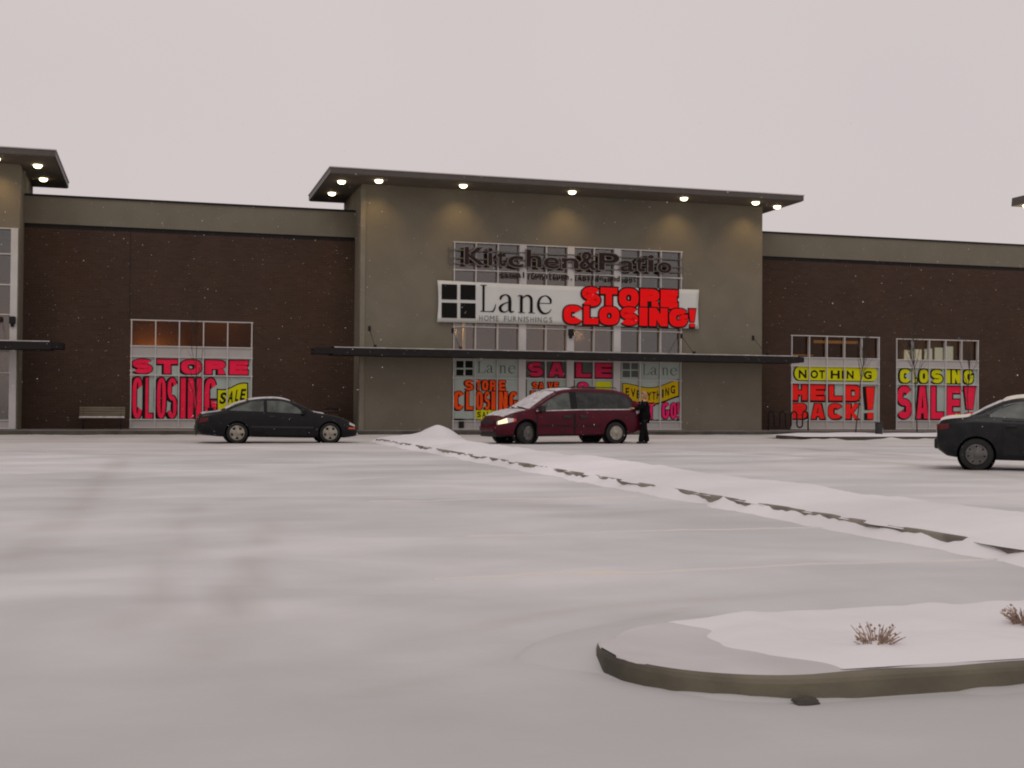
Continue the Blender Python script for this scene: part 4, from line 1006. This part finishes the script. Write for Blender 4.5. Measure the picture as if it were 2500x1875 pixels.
for sd in (-1, 1):
    van.side('side_window', MT['car_glass'], vn, sd, [(.36, 1.13), (1.3, 1.10), (2.30, 1.10)], [(.36, 1.30), (.46, 1.44), (.62, 1.55), (1.1, 1.60), (2.30, 1.62)], .006)
    van.side('side_window', MT['frost_glass'], vn, sd, [(2.52, 1.10), (3.75, 1.06)], [(2.52, 1.615), (2.75, 1.60), (3.0, 1.51), (3.35, 1.33), (3.75, 1.09)], .006)
    van.side('window_trim', MT['plastic'], vn, sd, [(.33, 1.09), (2.46, 1.065)], [(.33, 1.32), (.44, 1.47), (.6, 1.58), (1.1, 1.63), (2.46, 1.65)], .003)
    van.side('window_sill', MT['carsnow'], vn, sd, [(.36, 1.085), (2.30, 1.065), (3.75, 1.02)], [(.36, 1.115), (2.30, 1.095), (3.75, 1.05)], .014, 2)
    van.side('pillar', MT['gap'], vn, sd, [(2.30, 1.075), (2.54, 1.075)], [(2.30, 1.64), (2.54, 1.64)], .008)
    van.side('door_gap', MT['gap'], vn, sd, [(2.38, .30), (2.49, .30)], [(2.38, 1.08), (2.49, 1.08)], .004)
    van.side('door_gap', MT['gap'], vn, sd, [(3.72, .30), (3.75, .30)], [(3.72, 1.02), (3.75, 1.02)], .003)
    van.side('door_gap', MT['gap'], vn, sd, [(2.5, .285), (3.75, .28)], [(2.5, .31), (3.75, .305)], .003, 2)
    d = van.side('door', MT['maroon'], vn, sd, [(2.475, .315), (3.715, .31)], [(2.475, 1.06), (3.715, 1.005)], .009)
    d2 = van.side('sliding_door', MT['maroon'], vn, sd, [(1.50, .50), (1.58, .315), (2.40, .31)], [(1.50, 1.06), (2.40, 1.055)], .015)
    q = MB(); yy = sd * (van.sidey(2.7, .86) + .012); q.box(2.58, 2.85, min(yy, yy + sd * .03), max(yy, yy + sd * .03), .82, .90); q.build('handle', MT['plastic'], d, bevel=.01)
    q = MB(); yy = sd * (van.sidey(2.1, .86) + .018); q.box(1.98, 2.24, min(yy, yy + sd * .03), max(yy, yy + sd * .03), .82, .90); q.build('handle', MT['plastic'], d2, bevel=.01)
    van.side('side_moulding', MT['maroon_dark'], vn, sd, [(1.52, .54), (3.62, .54)], [(1.52, .61), (3.62, .61)], .020, 2)
    q = MB(); yy = sd * (van.sidey(3.6, 1.1) + .14); q.box(3.52, 3.68, yy - .12, yy + .12, 1.03, 1.20); q.tube([(3.6, sd * van.sidey(3.6, 1.05), 1.03), (3.6, yy, 1.08)], .03, 6); q.build('mirror', MT['plastic'], vn, bevel=.03)
    van.side('headlight', MT['clear'], vn, sd, [(4.52, .70), (4.70, .66), (4.97, .60)], [(4.52, .80), (4.70, .82), (4.97, .70)], .008)
    van.side('turn_signal', MT['amber_lens'], vn, sd, [(4.44, .715), (4.52, .70)], [(4.44, .79), (4.52, .80)], .008)
    van.side('headlight_bulb', MT['headlamp'], vn, sd, [(4.70, .67), (4.94, .615)], [(4.70, .81), (4.94, .715)], .013)
    van.side('tail_light', MT['tail'], vn, sd, [(.03, .90), (.22, .95)], [(.03, 1.16), (.22, 1.40)], .010)
    van.side('reversing_light', MT['clear'], vn, sd, [(.03, .98), (.20, .96)], [(.03, 1.06), (.20, 1.05)], .014)
    van.wheel(vn, VR, sd, .345, .225, spokes=9); van.wheel(vn, VF, sd, .345, .225, steer=R(25), spokes=9, rim='dark_rim')
    q = MB(); q.tube([(.8, sd * .70, 1.745), (.85, sd * .70, 1.79), (2.4, sd * .70, 1.81), (2.45, sd * .70, 1.76)], .016, 6); q.build('roof_rail', MT['plastic'], vn)
van.over('windscreen', MT['carsnow'], vn, 2.99, 3.97, .96, .02, n=24, edge=1)
van.over('snow_layer', MT['carsnow'], vn, 4.06, 4.80, .93, .02, n=20, edge=1)
van.over('snow_layer', MT['carsnow'], vn, 2.35, 2.93, .86, .014, n=10, edge=1)
q = MB(); q.tube([(4.02, .62, 1.12), (3.98, .2, 1.15), (3.94, -.1, 1.17)], .015, 6); q.tube([(4.02, -.15, 1.12), (3.97, -.5, 1.16)], .015, 6); q.build('wiper', MT['plastic'], vn)
q = MB(); q.box(L - .2, L + .015, -.42, .42, .62, .74); q.build('grille', MT['plastic'], vn, bevel=.02)
q = MB(); q.box(L - .25, L + .05, -.60, .60, .38, .56); q.build('front_bumper', MT['maroon'], vn, bevel=.05)
q = MB(); q.box(L - .4, L + .01, -.58, .58, .22, .36); q.build('air_dam', MT['plastic'], vn, bevel=.03)
q = MB(); q.box(-.10, .2, -.86, .86, .40, .64); q.build('rear_bumper', MT['maroon'], vn, bevel=.05)
VYAW = R(188)
vn.rotation_euler.z = VYAW
rw = Vector((14.14, -14.05, 0)); off = Matrix.Rotation(VYAW, 3, 'Z') @ Vector((VR, .85, 0))
vn.location = rw - off

# --- dark sedan leaving the frame on the right
L = 4.45
sed = Car(L, 0.86, [(0, .55), (.03, .80), (.08, .95), (.25, 1.01), (.62, 1.055), (.95, 1.22), (1.35, 1.385), (1.8, 1.43), (2.4, 1.42), (2.75, 1.33), (3.1, 1.14), (3.35, .98), (3.8, .91), (4.2, .79), (4.4, .62), (4.45, .48)],
          [(0, .9), (.7, .98), (3.1, .90), (3.5, .86), (4.45, .45)], [(0, .42), (.2, .27), (.6, .21), (4.0, .18), (4.45, .24)], k=0.36, d_rear=.6, pr=.72)
sr = empty('dark_sedan', (0, 0, 0), 'dark sedan with snowy boot and roof, cut off by the right edge of the picture', 'car')
SR, SF = .74, 3.36
sed.body(MT['green_black'], sr, [(SR, .30, .36), (SF, .30, .36)])
for sd in (-1, 1):
    sed.side('side_window', MT['frost_glass'], sr, sd, [(.98, 1.03), (1.92, .985)], [(.98, 1.08), (1.2, 1.2), (1.5, 1.30), (1.92, 1.33)], .006)
    sed.side('side_window', MT['frost_glass'], sr, sd, [(2.0, .985), (3.0, .94)], [(2.0, 1.33), (2.4, 1.32), (2.65, 1.25), (3.0, .98)], .006)
    for a, c in ((1.2, 1.96), (1.98, 3.02)):
        sed.side('door_gap', MT['gap'], sr, sd, [(a, .30), (c, .28)], [(a, .975), (c, .94)], .003)
        d = sed.side('door', MT['green_black'], sr, sd, [(a + .012, .315), (c - .012, .295)], [(a + .012, .97), (c - .012, .935)], .006)
        q = MB(); yy = sd * (sed.sidey(a + .2, .85) + .012); q.box(a + .06, a + .26, min(yy, yy + sd * .03), max(yy, yy + sd * .03), .83, .88); q.build('handle', MT['green_black'], d, bevel=.01)
    sed.side('tail_light', MT['tail'], sr, sd, [(.012, .76), (.24, .80)], [(.012, .88), (.24, .90)], .008)
    q = MB(); yy = sd * (sed.sidey(2.95, 1.0) + .11); q.box(2.9, 3.02, yy - .1, yy + .1, .97, 1.10); q.build('mirror', MT['green_black'], sr, bevel=.03)
    for wx in (SR, SF): sed.wheel(sr, wx, sd, .31, .20, spokes=7, rim='dark_rim')
    sed.side('headlight', MT['clear'], sr, sd, [(4.1, .62), (4.4, .56)], [(4.1, .74), (4.4, .64)], .008)
sed.over('rear_window', MT['carsnow'], sr, .66, 1.22, 1.0, .012, edge=1)
sed.over('windscreen', MT['car_glass'], sr, 2.75, 3.28, .93)
sed.over('snow_layer', MT['roofsnow'], sr, .05, .64, .97, .024, edge=1)
sed.over('snow_layer', MT['roofsnow'], sr, 1.22, 2.72, .99, .032, n=20, edge=1)
q = MB(); q.box(-.035, .3, -.585, .585, .40, .60); q.build('rear_bumper', MT['green_black'], sr, bevel=.03)
q = MB(); q.box(-.012, .0, -.26, .26, .70, .84); q.build('number_plate', MT['clear'], sr)
SYAW = R(-37); sr.rotation_euler.z = SYAW
rw = Vector((*gnd(2381, 1148), 0)); sr.scale = (1.03, 1.03, 1.03); sr.location = rw - Matrix.Rotation(SYAW, 3, 'Z') @ Vector((SR, -.74, 0))

# ------------------------------------------------------------------ street furniture
bench = empty('park_bench', (FX(249, 1010, -.8), -.85, .15), 'weathered slatted bench against the brick wall left of the leftmost window', 'bench')
WORLD[bench.name] = bench.location.copy()
bxa, bxb = FX(193, 1010, -.8), FX(305, 1010, -.8); by = -.85
q = MB()
for k in range(4): q.box(bxa, bxb, by + .26 + .012 * k, by + .285 + .012 * k, .66 + .095 * k, .735 + .095 * k)
q.build('backrest', MT['wood'], bench)
q = MB()
for k in range(4): q.box(bxa, bxb, by - .24 + .115 * k, by - .14 + .115 * k, .575, .605)
q.build('seat', MT['wood'], bench)
P = []
for i in range(20):
    x = bxa + .02 + (bxb - bxa - .04) * i / 19; P.append([(x, by - .24, .606), (x, by - .2, .645 + .01 * noise.noise((x * 3, 0, 0))), (x, by + .15, .65), (x, by + .2, .606)])
q = MB(); q.grid(P); q.build('snow_layer', MT['carsnow'], bench, smooth=True)
for x in (bxa + .15, bxb - .15):
    q = MB(); q.tube([(x, by - .2, .15), (x, by - .2, .56)], .025, 8); q.tube([(x, by + .3, .15), (x, by + .27, .6), (x, by + .325, 1.02)], .025, 8); q.tube([(x, by - .22, .55), (x, by + .28, .55)], .02, 8)
    q.build('leg', MT['dark_metal'], bench)
# litter bin
bnx = FX(808, 1025, -.8)
lb = empty('litter_bin', (bnx, -.85, .15), 'brown slatted litter bin against the brick wall behind the coupe bonnet', 'litter bin')
q = MB()
for k in range(20):
    t = 2 * math.pi * k / 20; c, s_n = .27 * math.cos(t), .27 * math.sin(t); q.tube([(c, s_n, .04), (c, s_n, .80)], .032, 4)
q.build('slats', MT['binwood'], lb)
q = MB(); q.lathe([(.24, .0), (.24, .78)], 20, 'Z'); q.build('liner', MT['plastic'], lb)
q = MB(); q.lathe([(.31, .80), (.31, .85), (.16, .88)], 20, 'Z'); q.build('lid', MT['dark_metal'], lb)
q = MB(); q.lathe([(.30, .10), (.305, .14)], 20, 'Z', close=True); q.lathe([(.30, .68), (.305, .72)], 20, 'Z', close=True); q.build('hoop', MT['dark_metal'], lb)
# serpentine bike rack
q = MB(); y = -1.55; xa, xb = FX(1876, 1020, y), FX(1973, 1020, y); hw = (xb - xa) / 7; P = []
for k in range(8):
    x = xa + hw * k
    if k in (0, 7): foot = .15
    up = k % 2 == 0
    lo_, hi_ = (.15 if k in (0, 7) else .42), .86
    if k in (0,): P += [(x, y, .15), (x, y, hi_)]
    elif k == 7: P += [(x, y, hi_), (x, y, .15)]
    else: P += [(x, y, hi_), (x, y, lo_)] if not up else [(x, y, lo_), (x, y, hi_)]
    if k < 7:
        c = x + hw / 2; z = hi_ if up else lo_; s_ = 1 if up else -1
        P += [(c - hw / 2 * math.cos(t), y, z + s_ * hw / 2 * math.sin(t)) for t in [math.pi * j / 8 for j in range(1, 8)]]
q.tube(P, .035, 8)
tag(q.build('bike_rack', MT['dark_metal'], smooth=True), 'dark serpentine tube bike rack on the pavement beside the tower', 'bike rack')
# small dark box on the planted island
ux, uy = gnd(2252, 1071, .1)
ub = empty('utility_box', (ux, -9.6, .15), 'small dark utility post on the snowy planted island before the rightmost window', 'utility box')
q = MB(); q.box(-.11, .11, -.11, .11, 0, .46); q.build('housing', MT['boxgrey'], ub, bevel=.03)
q = MB(); q.box(-.125, .125, -.125, .125, .461, .50); q.build('cap', MT['boxgrey'], ub, bevel=.02)
q = MB(); q.box(.112, .122, -.09, .09, .03, .28); q.build('plate', MT['white_metal'], ub)
# street lamp just beyond the right edge
lx, ly = 17.75, -29.7
sl = empty('street_lamp', (lx, ly, 0), 'dark shoebox street lamp, lit, at the upper right edge of the picture', 'street lamp')
q = MB(); q.tube([(0.02, 0, 0), (.02, 0, 5.56)], [.09, .06], 12); q.build('pole', MT['dark_metal'], sl)
q = MB(); q.lathe([(.2, 0), (.2, .05), (.12, .1)], 16, 'Z'); q.build('base', MT['dark_metal'], sl)
head_x = FX(2469, 500, ly + .24) - lx
P = []
for i in range(13):
    u = i / 12; x = head_x + 0.9 * u; zt = .17 + .07 * math.sin(math.pi * u)
    P.append([(x, -.24, 5.42), (x, -.22, 5.42 + zt), (x, .22, 5.42 + zt), (x, .24, 5.42)])
q = MB(); q.grid(P); q.face(P[0]); q.face(P[-1]); q.build('lamp_head', MT['fascia'], sl)
P = []
for i in range(9):
    for_ = math.pi * i / 8; r = .30 * math.sin(for_); xx = head_x + .45 - .33 * math.cos(for_)
    P.append([(xx, .2 * math.sin(for_) * math.cos(t), 5.425 - .10 * math.sin(for_) * math.sin(t)) for t in [math.pi * k / 8 for k in range(9)]])
q = MB(); q.grid(P); q.build('lamp_lens', MT['lamp'], sl, smooth=True)
spot('street_lamp_light', (lx + head_x + .45, ly, 5.25), 60, 130, .6)

# saplings
def sapling(x, y, z, h, seed, label, lean=0.0, fork=0.35):
    rnd = random.Random(seed); root = empty('sapling', (x, y, z), label, 'tree', group='bare saplings along the store front')
    q = MB(); n = 9; T = [(lean * (i / n) ** 1.3 + .02 * math.sin(i * 1.3 + seed), .02 * math.cos(i * 1.7 + seed), h * i / n) for i in range(n + 1)]
    q.tube(T, [.022 * (1 - .8 * i / n) + .004 for i in range(n + 1)], 7); q.build('trunk', MT['bark'], root, smooth=True)
    q = MB()
    for k in range(15):
        f = fork + (1 - fork) * rnd.random() ** 0.9; i = min(n - 1, int(f * n)); u = f * n - i
        p = Vector(T[i]).lerp(Vector(T[i + 1]), u); a = rnd.random() * 6.283; ln = h * (.18 + .28 * rnd.random()) * (1.1 - .5 * f)
        d = Vector((math.cos(a) * .42, math.sin(a) * .42, 1)).normalized(); C = [p]
        for j in range(4):
            d = (d + Vector((rnd.uniform(-.12, .12), rnd.uniform(-.12, .12), .10))).normalized(); C.append(C[-1] + d * ln / 4)
        q.tube(C, [.011, .009, .007, .005, .003], 5)
        for j in (1, 2, 3):
            dd = (d + Vector((rnd.uniform(-.6, .6), rnd.uniform(-.6, .6), .2))).normalized(); q.tube([C[j], C[j] + dd * ln * .2, C[j] + dd * ln * .38 + Vector((0, 0, .05))], [.006, .005, .002], 4)
    q.build('crown', MT['bark'], root)
    return root
sx_, sy_ = gnd(478, 1056, .1); sapling(FX(478, 1050, -4.0), -4.0, 0, 4.0, 3, 'bare multi stemmed sapling before the leftmost window by the coupe boot', fork=.04)
sapling(FX(2090, 1068, -8.9), -8.9, .15, 4.3, 5, 'bare sapling on the planted island before the NOTHING HELD BACK! poster', lean=.55)
sapling(FX(2238, 1055, -8.4), -8.4, .15, 4.2, 8, 'bare sapling on the planted island before the CLOSING SALE! poster', lean=-.2)
sapling(FX(2362, 1055, -8.2), -8.2, .15, 3.6, 12, 'bare sapling half hidden behind the dark sedan', lean=.1)

# dead perennials poking out of the near island, slush lumps by its kerb
def tuft(x, y, z, seed, label, s=1.0):
    rnd = random.Random(seed); q = MB()
    for k in range(70):
        a = rnd.random() * 6.283; r0 = .05 * rnd.random() * s; ln = (.06 + .08 * rnd.random()) * s; sp = rnd.uniform(.2, .9)
        p = Vector((r0 * math.cos(a), r0 * math.sin(a), -.02)); d = Vector((math.cos(a) * sp, math.sin(a) * sp, 1)).normalized()
        q.tube([p, p + d * ln * .6, p + d * ln + Vector((math.cos(a) * .02, math.sin(a) * .02, -.012 * sp))], [.0035, .003, .0015], 4)
        if k % 3 == 0: q.lathe([(.002, -.006), (.008, .0), (.002, .007)], 6, 'Z', p + d * ln)
    o = q.build('dead_plant', MT['stalk']); o.location = (x, y, z); return tag(o, label, 'plant', 'dead plants on the near island')
tx_, ty_ = gnd(2140, 1570, .15); tuft(tx_, ty_, .125, 1, 'clump of dead brown stalks in the middle of the near snowy island')
tx_, ty_ = gnd(2500, 1518, .15); tuft(tx_, ty_, .14, 2, 'clump of dead brown stalks at the right edge of the picture', .95)
def lump(px, py, s, seed, label):
    x, y = gnd(px, py); y = y if y > -40 else IF_ - .035; bm = bmesh.new(); bmesh.ops.create_icosphere(bm, subdivisions=3, radius=1)
    for v in bm.verts:
        k = 1 + .35 * noise.noise(v.co * 1.4 + Vector((seed, 0, 0))) + .15 * noise.noise(v.co * 4 + Vector((0, seed, 0)))
        v.co = Vector((v.co.x * s * 1.6, v.co.y * s * .8, v.co.z * s * .55)) * k
    q = MB(); q.bm.free(); q.bm = bm; o = q.build('slush_lump', MT['kerb_dark'], smooth=True); o.location = (x, y, s * .25); return tag(o, label, 'slush lump', 'dirty slush lumps')
lump(1942, 1707, .038, 3, 'dark slush lump against the front kerb of the near island')
lump(1255, 1117, .06, 5, 'small dark slush lump on the lane below the van door')

# ------------------------------------------------------------------ person at the back of the van
def skin_obj(name, chains, m, root, sub=2):
    """chains: lists of (x, y, z, r); a chain's first point may be an index tuple ('@', chain, i) joining an earlier point"""
    V, E, Rr, idx = [], [], [], {}
    for ci, ch in enumerate(chains):
        prev = None
        for pi, p in enumerate(ch):
            if p[0] == '@': prev = idx[(p[1], p[2])]; continue
            V.append(p[:3]); Rr.append(p[3]); i = len(V) - 1; idx[(ci, pi)] = i
            if prev is not None: E.append((prev, i))
            prev = i
    me = bpy.data.meshes.new(name); me.from_pydata(V, E, []); o = bpy.data.objects.new(name, me); COL.objects.link(o)
    sk = o.modifiers.new('skin', 'SKIN'); sk.use_smooth_shade = True; sk.branch_smoothing = 0.4
    for i, r in enumerate(Rr): me.skin_vertices[0].data[i].radius = (r, r) if not isinstance(r, tuple) else r
    me.skin_vertices[0].data[0].use_root = True
    sb = o.modifiers.new('sub', 'SUBSURF'); sb.levels = sub; sb.render_levels = sub
    dg = bpy.context.evaluated_depsgraph_get(); m2 = bpy.data.meshes.new_from_object(o.evaluated_get(dg)); o.modifiers.clear(); o.data = m2
    m2.materials.clear(); m2.materials.append(m); m2.polygons.foreach_set('use_smooth', [True] * len(m2.polygons)); o.parent = root
    return o
# local frame: faces +X, y to the left; reaching forward to the tailgate
pr = empty('person', (0, 0, 0), 'person in a black coat and black trousers standing at the back of the maroon minivan', 'person')
def arm(sd):
    a = [('@', 0, 4), (.02, sd * .17, 1.36, .055), (.12, sd * .20, 1.16, .043), (.34, sd * .17, 1.13, .033), (.40, sd * .165, 1.135, .028), (.45, sd * .16, 1.14, .034)]
    return a
body = [[(0, 0, .88, .13), (0, 0, 1.0, .12), (.0, 0, 1.15, .125), (.0, 0, 1.28, .135), (0, 0, 1.36, .10), (.012, 0, 1.43, .052), (.025, 0, 1.49, .06), (.03, 0, 1.56, .088), (.025, 0, 1.61, .07)]]
for sd in (1, -1): body.append(arm(sd))
for sd, fx in ((1, .13), (-1, -.11)):
    body.append([('@', 0, 0), (.0, sd * .10, .82, .09), (fx * .5 + .01, sd * .105, .47, .062), (fx, sd * .11, .10, .042), (fx + .02, sd * .115, .05, .04), (fx + .13, sd * .125, .035, .03)])
for ci, sd in ((1, 1), (2, -1)):                                      # five fingers each, curled forward, thumb from the palm side
    for k, (dy, ln) in enumerate(((-.024, .07), (-.008, .08), (.008, .076), (.023, .06))):
        body.append([('@', ci, 5), (.485, sd * .16 + dy, 1.145, .0095), (.485 + ln * .55, sd * .16 + dy, 1.142, .0085), (.485 + ln * .85, sd * .16 + dy, 1.122, .0075)])
    body.append([('@', ci, 4), (.43, sd * .16 - sd * .035, 1.12, .011), (.465, sd * .16 - sd * .05, 1.11, .009)])
body_o = skin_obj('body', body, MT['skin'], pr, 1)
# face, hair
for sd in (1, -1):
    q = MB(); q.lathe([(.002, -.006), (.010, 0), (.002, .006)], 10, 'X', (.108, sd * .032, 1.575)); q.build('eye', MT['black'], pr, smooth=True)
    q = MB(); q.lathe([(.004, -.008), (.022, 0), (.004, .008)], 10, 'Y', (.02, sd * .086, 1.56)); q.build('ear', MT['skin'], pr, smooth=True)
q = MB(); q.lathe([(.004, 1.585), (.013, 1.55), (.015, 1.54), (.004, 1.53)], 8, 'Z', (.115, 0, 0)); q.build('nose', MT['skin'], pr, smooth=True)
q = MB(); q.box(.100, .112, -.022, .022, 1.506, 1.514); q.build('mouth', MT['tail'], pr, bevel=.003)
bm = bmesh.new(); bmesh.ops.create_icosphere(bm, subdivisions=3, radius=.112)
for v in list(bm.verts):
    if v.co.x > .055 and v.co.z < .045: bm.verts.remove(v)
for v in bm.verts:
    v.co.z *= 1.12 if v.co.z > 0 else 1.45; v.co *= 1 + .05 * noise.noise(v.co * 25)
    v.co += Vector((.012, 0, 1.575))
q = MB(); q.bm.free(); q.bm = bm; h = q.build('hair', MT['hair'], pr, smooth=True)
sm = h.modifiers.new('thickness', 'SOLIDIFY'); sm.thickness = .008
coat = [[(-.03, 0, .76, .235), (-.02, 0, .90, .215), (-.01, 0, 1.05, .185), (0, 0, 1.18, .18), (0, 0, 1.30, .172), (0, 0, 1.385, .105), (.01, 0, 1.44, .07)]]
for sd in (1, -1): coat.append([('@', 0, 4), (.02, sd * .175, 1.35, .085), (.12, sd * .205, 1.16, .07), (.34, sd * .172, 1.13, .055), (.38, sd * .168, 1.133, .052)])
skin_obj('coat', coat, MT['coat'], pr, 2)
tr = [[(0, 0, .86, .15)]]
for sd, fx in ((1, .13), (-1, -.11)):
    tr.append([('@', 0, 0), (.0, sd * .10, .80, .115), (fx * .5 + .01, sd * .105, .47, .088), (fx, sd * .11, .14, .098), (fx, sd * .11, .05, .104)])
skin_obj('trousers', tr, MT['trousers'], pr, 2)
for sd, fx in ((1, .13), (-1, -.11)): skin_obj('shoe', [[(fx - .04, sd * .11, .045, .045), (fx + .06, sd * .117, .04, .046), (fx + .16, sd * .125, .032, .034)]], MT['shoe'], pr, 2)
pr.rotation_euler.z = R(172)
pr.location = (FX(1573, 1030, -14.0), -14.0, 0.0)

# ------------------------------------------------------------------ falling snow: loose flakes in the air
rnd = random.Random(4); bm = bmesh.new()
for k in range(15000):
    d = 8 + 40 * rnd.random() ** 0.7; u = rnd.uniform(-.46, .46); v = rnd.uniform(-.30, .22)
    c = CAM + d * (cF + u * cR + v * cU)
    if c.z < .3 or c.y > TY - .3: continue
    r = .0015 + .0034 * rnd.random() ** 2.4; ax = Vector((rnd.gauss(0, 1), rnd.gauss(0, 1), rnd.gauss(0, 1))).normalized()
    V = [bm.verts.new(c + r * Vector(q) * rnd.uniform(.6, 1.3)) for q in ((1, 0, 0), (-1, 0, 0), (0, 1, 0), (0, -1, 0), (0, 0, 1), (0, 0, -1))]
    for f in ((0, 2, 4), (2, 1, 4), (1, 3, 4), (3, 0, 4), (2, 0, 5), (1, 2, 5), (3, 1, 5), (0, 3, 5)): bm.faces.new([V[i] for i in f])
q = MB(); q.bm.free(); q.bm = bm
tag(q.build('falling_snow', MT['flake']), 'loose snowflakes drifting through the air over the lot', 'snow', kind='stuff')
